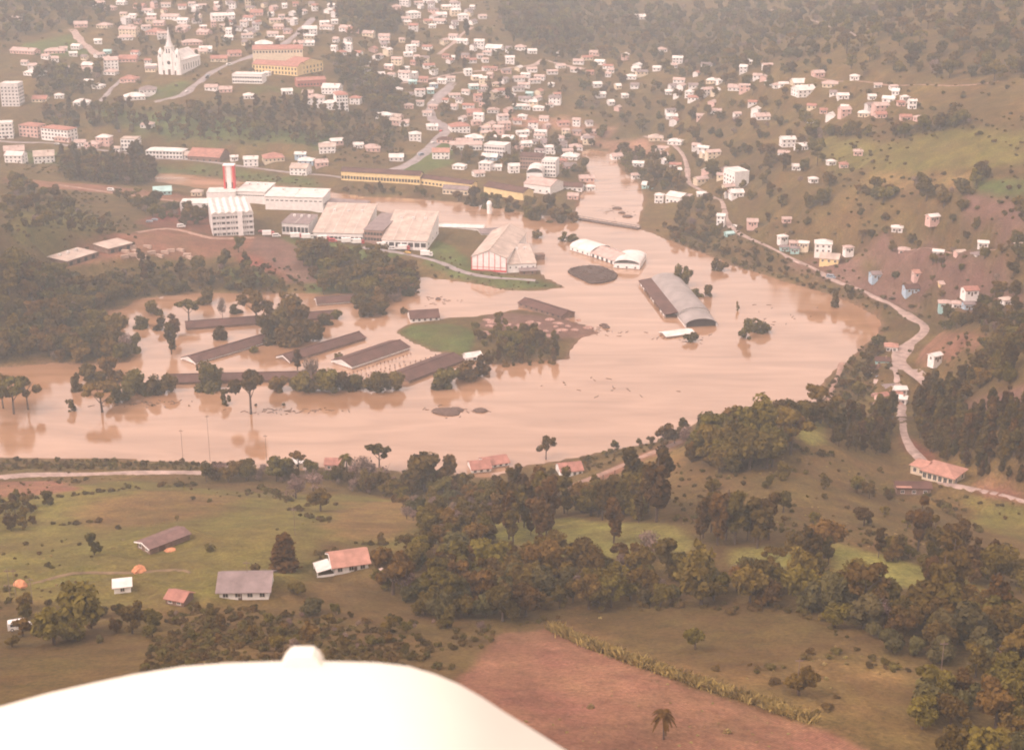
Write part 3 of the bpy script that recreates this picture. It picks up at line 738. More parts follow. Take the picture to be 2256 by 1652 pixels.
# ------------------------------------------------------------------ church on the hill
def church():
    pos, rz, w, d = frame_of((350, 164), (399, 166), (418, 150))
    d = 40.0; H = 17.0
    root = bpy.data.objects.new('church', None); root.location = pos; root.rotation_euler = (0, 0, rz); COL.objects.link(root)
    tag(root, 'large white church with a tall pointed spire above the town', 'church')
    b = MB(); b.prism([(0, -3), (w, -3), (w, H - 4), (w * .8, H - 3.6), (w / 2, H + 3), (w * .2, H - 3.6), (0, H - 4)], 2, d, axis='y'); b.ob('wall', [WHITE], root)
    b = MB(); b.prism([(0, -3), (w, -3), (w, H), (w * .78, H + 1), (w * .66, H + 5), (w * .34, H + 5), (w * .22, H + 1), (0, H)], 0, 2.2, axis='y'); b.ob('facade', [WHITE], root)
    b = MB()
    b.prism([(-.6, H - 4.2), (w * .2, H - 3.5), (w / 2, H + 3.2), (w * .8, H - 3.5), (w + .6, H - 4.2), (w + .6, H - 3.8), (w * .8, H - 3.1), (w / 2, H + 3.7), (w * .2, H - 3.1), (-.6, H - 3.8)], 2.3, d + .5, axis='y')
    b.ob('roof', [CORRW], root)
    tw = 3.4
    b = MB(); b.box(w / 2 - tw, w / 2 + tw, -.6, 6.2, -2, H + 8); tower = b.ob('tower', [WHITE], root)
    b = MB(); b.box(w / 2 - tw - .4, w / 2 + tw + .4, -1, 6.6, H + 8, H + 8.8); b.ob('cornice', [TRIM], tower)
    for fx in (-1.3, 1.3): window('belfry_opening', 1.3, 4.0, 0, tower, (w / 2 + fx, -.6, H + 2.6))
    b = MB(); k = 8
    ring = lambda r, z: [(w / 2 + r * math.cos(2 * math.pi * (i + .5) / k), 2.8 + r * math.sin(2 * math.pi * (i + .5) / k), z) for i in range(k)]
    rs = [ring(3.5, H + 8.8), ring(2.2, H + 13), ring(1.2, H + 19), ring(.25, H + 26)]
    for lo, hi in zip(rs, rs[1:]):
        for i in range(k): b.poly([lo[i], lo[(i + 1) % k], hi[(i + 1) % k], hi[i]])
    b.ob('spire', [OFFW], tower)
    b = MB(); b.box(w / 2 - .12, w / 2 + .12, 2.7, 2.9, H + 25.9, H + 28.5); b.box(w / 2 - .8, w / 2 + .8, 2.7, 2.9, H + 27.2, H + 27.5); b.ob('cross', [DOORM], tower)
    for sx in (1.2, w - 4.6):
        b = MB(); b.box(sx, sx + 3.4, -.4, 3.2, -2, H + 3.5)
        for lo, hi in (((2.0, H + 3.5), (.2, H + 7.5)),):
            q = lambda r, z: [(sx + 1.7 - r, 1.4 - r, z), (sx + 1.7 + r, 1.4 - r, z), (sx + 1.7 + r, 1.4 + r, z), (sx + 1.7 - r, 1.4 + r, z)]
            L_, U_ = q(*lo), q(*hi)
            for i in range(4): b.poly([L_[i], L_[(i + 1) % 4], U_[(i + 1) % 4], U_[i]])
        t2 = b.ob('turret', [WHITE], root); window('belfry_opening', 1.2, 2.6, 0, t2, (sx + 1.7, -.4, H - 1))
    for s, dw, dh in ((.5, 2.6, 5.0), (.24, 1.8, 3.8), (.76, 1.8, 3.8)): ob('door', door_mesh(dw, dh), root, (s * w, -.62 if s == .5 else -.02, 0))
    b = MB(); b.tube((w / 2, -.75, 11), (w / 2, -.5, 11), 1.7, 1.7, 16); b.ob('rose_window', [GLASS], root)
    wins(root, 'r', w, d, 7, 4.0, 1.3, 5.0, 1, 4, d - 2); wins(root, 'f', w, d, 2, 8.5, 1.2, 3.0, 1, .6, 6.0); wins(root, 'f', w, d, 2, 8.5, 1.2, 3.0, 1, w - 6, w - .6)
    EXCL.append((pos[0] + w / 2, pos[1] + 10, 17)); EXCL.append((pos[0] + w / 2, pos[1] + 30, 17)); EXCL.append((pos[0] + w / 2 - 4, pos[1] - 14, 14))
church()

# ------------------------------------------------------------------ landmark buildings of the town
block('school', 'long yellow school with two storeys and red roofs beside the church', 'school', (556, 150), (655, 168), depth=16, h=8.5, rise=3, wall=YELL, roofm=REDR,
      rows=[('f', 14, 1.0, 1.6, 2.4), ('f', 14, 4.9, 1.6, 2.2), ('l', 3, 4.9, 1.4, 2)], doors=[('f', .45, 2, 3)])
block('school_wing', 'yellow gabled school wing with red roof at the wooded end', 'school', (658, 165), (712, 157), depth=20, h=10, rise=4, ridge='y', wall=YELL, roofm=REDR,
      rows=[('f', 7, 1.2, 1.5, 2.2), ('f', 7, 5.2, 1.5, 2.2), ('r', 4, 5, 1.4, 2)])
block('school_wing', 'raised rear hall of the yellow school with a red roof', 'school', (558, 138), (668, 143), depth=13, h=15, rise=3, wall=CREAM, roofm=REDR, rows=[('f', 16, 11.5, 1.5, 2.0)])
block('town_building', 'white flat two-storey building in front of the yellow school', 'building', (512, 182), (578, 186), depth=14, h=8, rise=1.5, roof='flat', wall=WHITE, roofm=CORRW,
      rows=[('f', 12, 1.3, 1.9, 1.5), ('f', 12, 4.9, 1.9, 1.5)])
block('town_building', 'low red brick building below the yellow school', 'building', (655, 186), (718, 190), depth=12, h=6, rise=2, wall=mat('red_brick', (0.44, 0.17, 0.13), .9, .15, .5), roofm=REDR, rows=[('f', 9, 1.5, 1.6, 1.6)])
block('apartment_block', 'tall white apartment block with red roof on the hill edge', 'apartments', (742, 246), (768, 248), depth=16, h=15.5, rise=2.0, roof='hip', wall=WHITE, roofm=REDR,
      rows=[(f, 4, 1.2 + 3 * k, 1.4, 1.4) for k in range(5) for f in 'fr'])
block('apartment_block', 'pale concrete apartment tower at the far left edge of town', 'apartments', (4, 232), (44, 236), depth=14, h=20, rise=0, roof='flat', wall=OFFW, roofm=CORRW,
      rows=[(f, 5, 1.2 + 3 * k, 1.4, 1.3) for k in range(6) for f in 'fr'])
for A, B, dep, st, wl, rf, kd, lab in (
        ((-4, 304), (30, 306), 12, 4, WHITE, CORRW, 'flat', 'white four-storey block at the left edge of the river street'),
        ((43, 301), (84, 304), 12, 3, PINKW, REDR, 'hip', 'pink three-storey building with three window rows on the river street'),
        ((92, 307), (150, 313), 13, 3, WHITE, REDR, 'hip', 'white three-storey building with long window bands on the river street'),
        ((267, 331), (304, 334), 12, 3, WHITE, CORR, 'flat', 'white boxy house with two balconies standing alone on the river street'),
        ((322, 347), (403, 352), 13, 2, WHITE, CORRW, 'hip', 'long white two-storey hall with a row of windows on the river street')):
    n = max(4, int((B[0] - A[0]) / 7))
    block('town_building', lab, 'building', A, B, depth=dep, h=3.3 * st, rise=1.8, roof=kd, wall=wl, roofm=rf, rows=[('f', n, 1.2 + 3.2 * k, 1.7, 1.5) for k in range(st)] + [('r', 3, 1.2 + 3.2 * k, 1.3, 1.4) for k in range(st)], doors=[('f', .5, 2.0, 2.6)])
block('barn', 'barn with a broad red roof beside the long white hall', 'barn', (415, 357), (484, 360), depth=20, h=5, rise=5, wall=WOODW, roofm=REDR, rows=[('f', 5, 1.5, 1.5, 1.4)])
block('station', 'long yellow railway station with brown roof and many windows', 'station', (752, 398), (925, 406), depth=9, h=7.5, rise=2.2, wall=YELL, roofm=DARKR, rows=[('f', 26, 1.6, 1.8, 2.4)], doors=[('l', .5, 2, 3)])
block('rail_shed', 'low yellow shed with dark roof right of the station', 'shed', (927, 404), (1040, 422), depth=8, h=5.5, rise=1.8, wall=YELL, roofm=DARKR, rows=[('f', 14, 1.2, 1.8, 1.6)])
block('rail_shed', 'cream platform building under the trees below the station', 'shed', (975, 428), (1030, 432), depth=9, h=4.5, rise=1.8, wall=CREAM, roofm=GREYR, rows=[('f', 7, 1.2, 1.6, 1.6)])
block('warehouse', 'long yellow warehouse with a dark roof on the north bank', 'warehouse', (1066, 426), (1152, 443), depth=13, h=6, rise=2.5, wall=YELL, roofm=DARKR, rows=[])
block('warehouse', 'broad white warehouse with pink roof standing in the flood edge', 'warehouse', (1154, 420), (1212, 431), depth=22, h=7, rise=3, wall=WHITE, roofm=PINKR, rows=[('f', 4, 2, 1.4, 1.3)])
block('hall', 'white hall with a rounded roof above the pink-roofed warehouse', 'hall', (1160, 396), (1196, 399), depth=20, h=6, rise=4, roof='arch', ridge='y', wall=WHITE, roofm=CORRW, rows=[('f', 4, 1.5, 1.5, 1.6)])
block('warehouse', 'low warehouse with a long dark roof right of the white warehouse', 'warehouse', (1208, 414), (1282, 424), depth=11, h=4, rise=2, wall=WHITE, roofm=DARKR, rows=[('f', 7, 1.2, 1.5, 1.3)])
block('town_building', 'brown three-storey building with window rows above the rounded hall', 'building', (1146, 370), (1192, 375), depth=14, h=10.5, rise=2, wall=BROWNW, roofm=DARKR, rows=[('f', 8, 1.2 + 3.2 * k, 1.5, 1.5) for k in range(3)])
block('town_building', 'grey-white three-storey commercial block beside the main avenue', 'building', (1066, 346), (1112, 352), depth=15, h=11, rise=0, roof='flat', wall=OFFW, roofm=CORRW, rows=[('f', 8, 1.2 + 3.4 * k, 1.7, 1.6) for k in range(3)] + [('l', 3, 1.2 + 3.4 * k, 1.4, 1.5) for k in range(3)])
block('town_building', 'tall white building just behind the rounded hall', 'building', (1193, 388), (1224, 392), depth=14, h=13, rise=0, roof='flat', wall=WHITE, roofm=CORRW, rows=[('f', 5, 1.2 + 3.2 * k, 1.4, 1.4) for k in range(4)])
block('town_building', 'long white shop row with pink roof facing the avenue junction', 'building', (992, 328), (1062, 332), depth=12, h=5, rise=2, wall=WHITE, roofm=PINKR, rows=[('f', 10, 1.0, 1.8, 1.8)])
block('town_building', 'white three-storey block amid the hazy far hillside right of the river', 'building', (1593, 406), (1618, 408), depth=12, h=12, rise=0, roof='flat', wall=WHITE, roofm=CORRW, rows=[('f', 4, 1.2 + 3 * k, 1.5, 1.5) for k in range(3)])
block('hall', 'broad white hall on the far flooded bank beyond the bridge', 'hall', (1466, 448), (1500, 450), depth=14, h=6, rise=2, wall=WHITE, roofm=CORRW, rows=[('f', 4, 1.5, 1.5, 1.5)])

# ------------------------------------------------------------------ factory by the river
FACT = 'factory buildings on the river bend'
def factory_block():
    A, B = (469, 517), (560, 518)
    r = block('factory_block', 'white four-storey concrete factory block with grooved roof above red earth', 'factory', A, B, depth=42, h=15.5, rise=0.0, roof='box', wall=OFFW, roofm=CORRW, base=4, group=FACT,
              rows=[('f', 9, 1.2 + 3.7 * k, 2.2, 1.3) for k in range(4)] + [('r', 6, 1.2 + 3.7 * k, 2.0, 1.3) for k in range(4)])
    w, d = r['wd']
    for c in [c for c in r.children if c.name.startswith('roof')]: bpy.data.objects.remove(c)
    n = 6
    for i in range(n):                                    # low parallel roof vaults
        x0, x1 = i * w / n, (i + 1) * w / n
        b = MB(); b.prism([(x0, 15.4), (x1 - .15, 15.4), (x1 - .15, 15.9), ((x0 + x1) / 2, 17.2), (x0, 15.9)], -.5, d + .5, axis='y'); b.ob('roof_vault', [CORRW], r)
    for k in range(4):
        b = MB(); b.box(-.25, w + .25, -.32, -.02, 3.2 + 3.7 * k, 3.75 + 3.7 * k); b.box(w + .02, w + .32, .1, d, 3.2 + 3.7 * k, 3.75 + 3.7 * k); b.ob('floor_band', [WHITE], r)
    for i in range(7):
        x = i * (w - .6) / 6; b = MB(); b.box(x, x + .6, -.5, -.33, 0, 15.4); b.ob('pilaster', [OFFW], r)
    b = MB(); b.box(w * .62, w * .74, -1.6, -.52, 0, 17.0); b.ob('stair_tower', [WHITE], r)
factory_block()
block('factory_annex', 'white flat annex on the left side of the concrete factory block', 'factory', (397, 462), (478, 468), depth=16, h=6, rise=0, roof='flat', wall=WHITE, roofm=CORRW, group=FACT, rows=[('f', 6, 2, 1.8, 1.2)])
base = block('factory_annex', 'white base building under the red and white tower', 'factory', (456, 446), (520, 449), depth=16, h=8, rise=0, roof='flat', wall=WHITE, roofm=CORRW, group=FACT, rows=[('f', 6, 2, 1.6, 1.4)])
def tower():
    p = atz(506, 446, 4); dep = project(p)[2][0]; s = dep / FPX
    root = bpy.data.objects.new('factory_tower', None); root.location = (float(p[0]), float(p[1]) + 6, 4.5); COL.objects.link(root)
    tag(root, 'tall red and white striped tower over the factory', 'tower')
    H = 78 * s; w = 10.5 * s
    b = MB(); b.box(-w * .45, w * .45, -3, 3, 7.5, H); b.ob('shaft', [WHITE], root)
    for sx in (-1, 1):
        b = MB(); b.box(sx * w * .95 - w * .18, sx * w * .95 + w * .18, -3.3, 3.3, 8.3, H - .3); b.ob('red_fin', [REDP], root)
        b = MB(); b.box(sx * w * .62 - w * .155, sx * w * .62 + w * .155, -3.1, 3.1, 14, H - .1); b.ob('pink_strip', [PINKW], root)
    b = MB(); b.box(-w * 1.2, w * 1.2, -3.6, 3.6, H - .05, H + .5); b.ob('cap', [WHITE], root)
tower()
for A, B, dep, h, lab, rf, wl in (((521, 446), (584, 450), 26, 9, 'white rear factory hall right of the tower', CORRW, WHITE), ((585, 459), (712, 466), 24, 10, 'long white factory hall with a window slit along the river', CORRW, WHITE),
        ((715, 464), (800, 474), 14, 6, 'low grey factory shed at the end of the white hall', GREYR, OFFW)):
    block('factory_hall', lab, 'factory', A, B, depth=dep, h=h, rise=1.0, roof='shed', wall=wl, roofm=rf, group=FACT, rows=[('f', 12, h - 3.2, 2.2, .7)])
block('factory_hall', 'wide factory hall with a pale beige roof sloping to the yard', 'factory', (690, 524), (800, 533), depth=46, h=5.5, rise=9, roof='shed', wall=WHITE, roofm=CORR, group=FACT, rows=[('f', 12, 1.5, 2.2, 1.6)])
block('factory_hall', 'grey workshop with tall windows between concrete block and wide hall', 'factory', (622, 515), (680, 520), depth=20, h=8, rise=1.5, roof='shed', wall=OFFW, roofm=GREYR, group=FACT, rows=[('f', 7, 2, 2, 3.5)])
block('factory_hall', 'brown windowed link building left of the beige office', 'factory', (803, 534), (843, 538), depth=34, h=9, rise=3, roof='shed', wall=BROWNW, roofm=GREYR, group=FACT, rows=[('f', 6, 2, 2.2, 1.8), ('f', 6, 5.6, 2.2, 1.8)])
block('factory_office', 'beige-roofed factory office with a row of dark windows', 'factory', (842, 545), (940, 553), depth=44, h=6.5, rise=9, roof='shed', wall=WHITE, roofm=CORR, group=FACT, rows=[('f', 7, 2.2, 3.3, 2.8), ('r', 3, 2, 1.5, 1.5)])
def warehouse():
    r = block('warehouse', 'big white warehouse with red ribs and a beige gable roof', 'warehouse', (1039, 594), (1116, 598), (961, 522), h=8.5, rise=4.5, roof='gable', ridge='y', wall=WHITE, roofm=CORR, group=FACT)
    w, d = r['wd']
    for i in range(7):
        x = i * (w - .35) / 6
        b = MB(); b.box(x, x + .3, -.22, -.02, -.5, 8.2 + (4.2 * (1 - abs(2 * (x + .15) / w - 1)))); b.ob('rib', [REDP], r)
    n = 16
    for i in range(n):
        y = i * d / n + .4; b = MB(); b.box(-.22, -.02, y, y + .3, -.5, 8.1); b.ob('rib', [REDP], r)
    b = MB(); b.box(-.3, w + .05, -.3, -.23, -.6, .5); b.box(-.31, -.23, -.3, d, -.6, .5); b.ob('plinth', [REDP], r)
    b = MB(); b.box(.3, w - .3, -.2, -.02, 2.0, 2.22); b.ob('rail', [REDP], r)
warehouse()
block('warehouse', 'lower white annex with small windows right of the ribbed warehouse', 'warehouse', (1118, 597), (1181, 600), depth=32, h=6, rise=4, roof='shed', wall=WHITE, roofm=CORR, group=FACT, rows=[('f', 5, 3.2, .9, .9)])
block('shed', 'small dark shed at the foot of the white annex', 'shed', (1146, 603), (1182, 605), depth=5, h=2.6, rise=.6, roof='shed', wall=WOODW, roofm=GREYR, rows=[('f', 2, .8, 1, 1)])
for A, B, dep, h, lab, rf, wl in (((1112, 560), (1165, 553), 10, 3.2, 'white flooded depot with flat roof behind the ribbed warehouse', CORRW, WHITE), ((1060, 522), (1140, 518), 14, 2.2, 'grey roof of a flooded shed upstream of the warehouse', GREYR, OFFW),
        ((950, 508), (1065, 512), 7, 3.0, 'long white flooded shed along the river wall', CORRW, WHITE)):
    block('flooded_shed', lab, 'shed', A, B, depth=dep, h=h, rise=1.2, wall=wl, roofm=rf, z=0.0, rows=[])
b = MB(); b.box(0, 5.5, 0, 5, -1, 3.0, 0); b.box(-.3, 5.8, -.3, 5.3, 3.0, 3.4, 0)
t_ = atz(1182, 573); tag(b.ob('flooded_kiosk', [WOODW], None, tuple(t_), .2), 'small dark box hut alone in the flood beside the factory point', 'hut')

# ------------------------------------------------------------------ flooded long barns
BARN = 'long flooded barns with dark roofs'
def barn(A, B, depth, lab, h=1.4, rise=2.1, wall=WOODW, rows=(), roofm=DARKR, gable_white=False):
    r = block('flooded_barn', lab, 'barn', A, B, depth=depth, h=h, rise=rise, wall=wall, roofm=roofm, z=0.0, o=.6, rows=rows, group=BARN)
    if gable_white:
        w, d = r['wd']; b = MB(); b.prism([(-.3, h - .6), (d / 2, h + rise - .35), (d + .3, h - .6), (d + .3, h - 1.1), (d / 2, h + rise - 1.0), (-.3, h - 1.1)], -.72, -.63, axis='x'); b.ob('bargeboard', [WHITE], r)
    return r
barn((412, 728), (739, 703), 11, 'straight dark-roofed barn beneath the biggest clump of flooded trees')
barn((432, 804), (602, 753), 12, 'slanting dark-roofed barn with white gable left of the two brown ones', gable_white=True, wall=WHITE)
barn((640, 800), (805, 749), 11, 'brown-roofed barn with a bare leaning tree in front', gable_white=True)
barn((776, 814), (902, 771), 15, 'brown-roofed barn with white gable and rows of posts in front', h=1.8, wall=WHITE, gable_white=True)
barn((902, 844), (1022, 798), 15, 'dark-roofed barn touching the green island')
barn((365, 848), (702, 840), 11, 'long low barn half hidden by the row of flooded trees')
barn((700, 674), (782, 668), 11, 'short barn with white gable at the north edge of the flood', wall=WHITE, gable_white=True)
for row, (P0, P1, n) in enumerate((((770, 826), (905, 782), 17), ((800, 834), (960, 786), 15), ((775, 836), (890, 800), 12))):
    a, c = atz(*P0), atz(*P1)
    for i in range(n):
        q = a + (c - a) * i / (n - 1); b = MB(); hh = random.uniform(.9, 1.6)
        b.box(-.14, .14, -.14, .14, -1, hh); b.box(-.5, .5, -.09, .09, hh * .55, hh * .55 + .22)
        tag(b.ob('pen_post', [WOODW], None, (q[0], q[1], 0), random.uniform(-.3, .3)), 'dark pen post in the flood beside the brown barn', 'post', 'rows of pen posts in the flood')
block('farmhouse', 'white house with dark roof on the left tip of the island', 'house', (905, 711), (968, 705), depth=13, h=2.2, rise=3.0, wall=WHITE, roofm=DARKR, rows=[('f', 5, .7, 1.2, 1.2), ('l', 2, .7, 1.2, 1.2)], det=1)
block('island_shed', 'long shed with dark roof at the back of the island', 'shed', (1142, 674), (1236, 704), depth=11, h=2.0, rise=1.8, wall=WOODW, roofm=DARKR, z=.5, rows=[('f', 8, .7, 1.4, 1.1)])
block('boat_hut', 'small red and white hut at the foot of the island trees', 'hut', (1030, 797), (1062, 792), depth=6, h=2.2, rise=1.6, wall=WHITE, roofm=CORRW, z=.2, rows=[('f', 1, .5, 1.6, 1.3)])
block('flooded_hut', 'tiny white gabled hut in the water between island and barns', 'hut', (1010, 846 - 20), (1026, 824), depth=5, h=1.4, rise=1.2, ridge='y', wall=CREAM, roofm=PINKR, z=0)
# ------------------------------------------------------------------ flooded warehouses on the open water
def hangar():
    pos, rz, w, d = frame_of((1510, 722), (1580, 719), (1428, 632), z=0.0)
    root = bpy.data.objects.new('vaulted_warehouse', None); root.location = pos; root.rotation_euler = (0, 0, rz); COL.objects.link(root)
    tag(root, 'long flooded warehouse with a pale vaulted roof and dark lean-to', 'warehouse')
    d1 = 17.0; VR = mat('grey_vault_sheet', (0.33, 0.285, 0.265), .85, .16, .12, wave=('Y', .9, .08))
    L0 = d1 + 2
    b = MB(); b.prism(arch_prof(w, 3.6, 14, 1.2, .25) + arch_prof(w, 3.6, 14, 1.2, 0)[::-1], 0, L0, axis='y'); b.ob('front_vault', [VR], root)
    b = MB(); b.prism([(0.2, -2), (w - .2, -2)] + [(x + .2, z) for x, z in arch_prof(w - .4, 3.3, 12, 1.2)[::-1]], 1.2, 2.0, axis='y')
    b.ob('arch_shade_sheet', [VOIDM], root)  # sheet across the open arch, its inner shade put into the colour
    for sx in (0.0, w - .5):
        b = MB(); b.box(sx, sx + .5, .1, L0, -2, 1.6); b.ob('side_wall', [OFFW], root)
    w2, x0 = w * .98, w * .01
    b = MB(); b.prism([(x + x0, z) for x, z in arch_prof(w2, 3.9, 14, 2.6, .25) + arch_prof(w2, 3.9, 14, 2.6, 0)[::-1]], L0 - 3, d + 6, axis='y'); b.ob('main_vault', [VR], root)
    b = MB(); b.prism([(x0 + .2, -2), (x0 + w2 - .2, -2)] + [(x + x0 + .2, z) for x, z in arch_prof(w2 - .4, 3.7, 12, 2.6)[::-1]], L0 - 2.4, d + 5.4, axis='y'); b.ob('wall', [OFFW], root)
    b = MB(); b.prism([(x0 - 8.0, 2.0), (x0 + .3, 3.3), (x0 + .3, 3.6), (x0 - 8.0, 2.3)], L0 - 1, d + 7, axis='y'); b.ob('lean_to_roof', [DARKR], root)
    n = 11
    for i in range(n):
        y = L0 + i * (d - L0 + 4) / (n - 1); b = MB(); b.box(x0 - 7.8, x0 - 7.4, y, y + .4, -2, 2.1); b.ob('post', [WOODW], root)
    for y0, y1 in ((L0 + 1, L0 + 16), (L0 + 30, L0 + 38), (d - 8, d + 4)):
        b = MB(); b.box(x0 - 7.2, x0 - 6.9, y0, y1, -2, 1.7); b.ob('white_panel', [WHITE], root)
    EXCL.append((pos[0], pos[1] + 40, 45))
hangar()
block('flooded_hut', 'pale sheet roof awash in front of the vaulted warehouse', 'hut', (1468, 745), (1530, 737), depth=8, h=.9, rise=.9, wall=WOODW, roofm=CORRW, z=0)
block('flooded_warehouse', 'white warehouse with curved roof at the upstream end of the white row', 'warehouse', (1256, 552), (1300, 566), depth=18, h=2.6, rise=3.2, roof='arch', wall=WHITE, roofm=CORRW, z=0, rows=[('f', 4, .8, 1.2, 1.2)])
block('flooded_warehouse', 'grey-roofed middle warehouse with dark doors in the white row', 'warehouse', (1302, 566), (1352, 584), depth=18, h=3.0, rise=3.0, wall=WHITE, roofm=PINKR, z=0, rows=[('f', 5, .2, 2.2, 2.2)])
block('flooded_warehouse', 'white warehouse with a rounded gable at the end of the row', 'warehouse', (1352, 591), (1409, 595), depth=24, h=3.2, rise=2.8, roof='arch', ridge='y', wall=WHITE, roofm=CORRW, z=0, rows=[('f', 3, .6, 1.2, 1.1)])
def round_heap():
    px = [(1250, 600), (1262, 593), (1290, 588), (1320, 589), (1346, 598), (1359, 607), (1355, 616), (1330, 624), (1300, 625), (1282, 617), (1262, 608)]
    P = np.array([atz(*q)[:2] for q in px]); c = P.mean(0); V, F = [], []
    rings = ((1.0, -.8), (1.0, .9), (.97, 1.15), (.6, 1.5), (.25, 1.6))
    Q = smooth_line(np.vstack([P, P[:1]]), 2.0)[:-1]; n = len(Q)
    for k, (s, z) in enumerate(rings):
        for q in Q:
            p = (q - c) * s * (1 + .02 * random.uniform(-1, 1)); V.append((p[0], p[1], z + (.25 * random.uniform(-1, 1) if k > 1 else 0)))
    for k in range(len(rings) - 1):
        for i in range(n): F.append((k * n + i, k * n + (i + 1) % n, (k + 1) * n + (i + 1) % n, (k + 1) * n + i))
    F.append(tuple((len(rings) - 1) * n + i for i in range(n)))
    o = ob('floating_raft', mesh('floating_raft', V, F, mat('dark_matted_debris', (0.10, 0.065, 0.052), .95, .3, .8, bump=1.0)), None, (c[0], c[1], 0))
    tag(o, 'dark oval raft of matted debris in front of the white warehouses', 'raft')
    logs = MB()
    for _ in range(260):
        q = P[random.randrange(len(P))] * 0 + c; a, r = random.uniform(0, 6.28), math.sqrt(random.random()) * .93
        e = Q[int(a / 6.28 * n) % n] - c; q = e * r; t = random.uniform(0, 3.14); l = random.uniform(.8, 2.2)
        logs.tube((q[0] - l * math.cos(t), q[1] - l * math.sin(t), 1.35 + random.uniform(-.1, .4)), (q[0] + l * math.cos(t), q[1] + l * math.sin(t), 1.4 + random.uniform(-.1, .4)), .16, .12, 4)
    tag(logs.ob('driftwood', [mat('wet_driftwood', (0.13, 0.08, 0.06), .9, .2, .8)], o), kind='stuff')
round_heap()
def bridge():
    a, c = atz(1262, 479, 0.8), atz(1408, 503, .8); e = c - a; L = float(np.hypot(e[0], e[1]))
    root = bpy.data.objects.new('bridge', None); root.location = (a[0], a[1], 0); root.rotation_euler = (0, 0, math.atan2(e[1], e[0])); COL.objects.link(root)
    tag(root, 'low dark bridge almost swallowed by the flood upstream', 'bridge')
    wood = mat('wet_bridge_timber', (0.14, 0.10, 0.085), .9, .2, .5)
    b = MB(); b.box(0, L, -2.2, 2.2, .2, .8); b.ob('deck', [wood], root)
    n = 14
    for i in range(n + 1):
        x = i * L / n
        for sy in (-2.1, 2.0):
            b = MB(); b.box(x - .12, x + .12, sy, sy + .15, .8, 2.0); b.ob('railing_post', [wood], root)
    for sy in (-2.1, 2.0):
        b = MB(); b.box(0, L, sy + .02, sy + .13, 1.75, 2.02); b.ob('handrail', [wood], root)
    for i in range(1, 6):
        b = MB(); b.box(i * L / 6 - .6, i * L / 6 + .6, -1.9, 1.9, -3, .2); b.ob('pier', [OFFW], root)
bridge()

# ------------------------------------------------------------------ near houses, this side of the river
def near_house_red():
    r = block('house', 'white house with orange-red tile roof on the near slope', 'house', (737, 1262), (812, 1258), depth=9.5, h=3.0, rise=2.2, wall=WHITE, roofm=ORNR, o=.8, det=1, rows=[('f', 3, 1.1, 1.3, 1.3), ('l', 1, 1.1, 1.2, 1.2)], doors=[('f', .62, 1.0, 2.1)])
    w, d = r['wd']
    b = MB(); b.prism([(-5.2, 1.9), (-.85, 2.7), (-.85, 2.9), (-5.2, 2.1)], -.5, 6.0, axis='y'); b.ob('porch_roof', [CORRW], r)
    for x, y in ((-5, -.3), (-5, 5.7)):
        b = MB(); b.box(x - .12, x + .12, y - .12, y + .12, -2, 1.95); b.ob('porch_post', [WHITE], r)
    b = MB(); b.box(-5.0, -.1, -.35, -.2, -2, .9); b.ob('porch_wall', [WHITE], r)
    b = MB(); b.prism([(-.72, 2.5), (d / 2, 5.05), (d + .72, 2.5), (d + .72, 2.2), (d / 2, 4.75), (-.72, 2.2)], -.95, -.84, axis='x'); b.ob('bargeboard', [WHITE], r)
near_house_red()
r = block('house', 'white bungalow with a dark grey hipped roof near the bottom', 'house', (484, 1322), (592, 1322), depth=11, h=3.0, rise=2.6, roof='gable', ridge='x', wall=WHITE, roofm=GREYR, o=.9, det=1, rows=[('f', 4, 1.1, 1.3, 1.3), ('l', 2, 1.1, 1.1, 1.2)], doors=[('f', .42, 1, 2.1)])
b = MB(); b.box(-2.6, -.1, -.2, 9, -2, .15); b.ob('terrace', [TRIM], r)
r = block('shed', 'long dark wooden shed with a white roof edge on the pasture', 'shed', (330, 1208), (418, 1190), depth=7, h=2.3, rise=.9, roof='gable', ridge='x', wall=WOODW, roofm=mat('pinkish_board_roof', (0.19, 0.115, 0.10), .9, .2, .4), o=.6, det=1, rows=[('l', 2, 1, 1.2, 1.0)], doors=[('f', .3, 2.2, 2.2)])
w, d = r['wd']; b = MB(); b.prism([(-.65, 2.05), (d / 2, 3.05), (d + .65, 2.05), (d + .65, 2.4), (d / 2, 3.45), (-.65, 2.4)], -.75, -.62, axis='x'); b.ob('white_fascia', [WHITE], r)
block('shed', 'small pink-roofed shed behind bushes near the white bungalow', 'shed', (366, 1332), (404, 1334), depth=5, h=2.0, rise=1.2, wall=WOODW, roofm=REDR, det=1, rows=[('f', 2, .9, 1, 1)])
block('shed', 'little cream shed in the scrub right of the red-roofed house', 'shed', (846, 1280), (890, 1276), depth=5, h=2.2, rise=1.0, wall=CREAM, roofm=PINKR, det=1, rows=[('f', 1, .8, 1, 1)])
block('house', 'white house with red roof beside the near shore lane', 'house', (1236, 1054), (1284, 1046), depth=9, h=3.0, rise=2.2, wall=WHITE, roofm=REDR, det=1, rows=[('f', 4, 1.0, 1.1, 1.4), ('l', 1, 1, 1, 1.2)])
block('flooded_house', 'half-sunken house with red roof by the near shore', 'house', (1040, 1044), (1082, 1040), depth=9, h=2.0, rise=2.2, wall=WHITE, roofm=REDR, z=0, det=1, rows=[('f', 3, .5, 1.1, 1.1)])
block('flooded_house', 'half-sunken long house with dark red roof at the shore inlet', 'house', (1072, 1034), (1122, 1026), depth=9, h=1.8, rise=1.8, wall=WHITE, roofm=REDR, z=0, det=1, rows=[('f', 4, .5, 1.1, 1.1)])
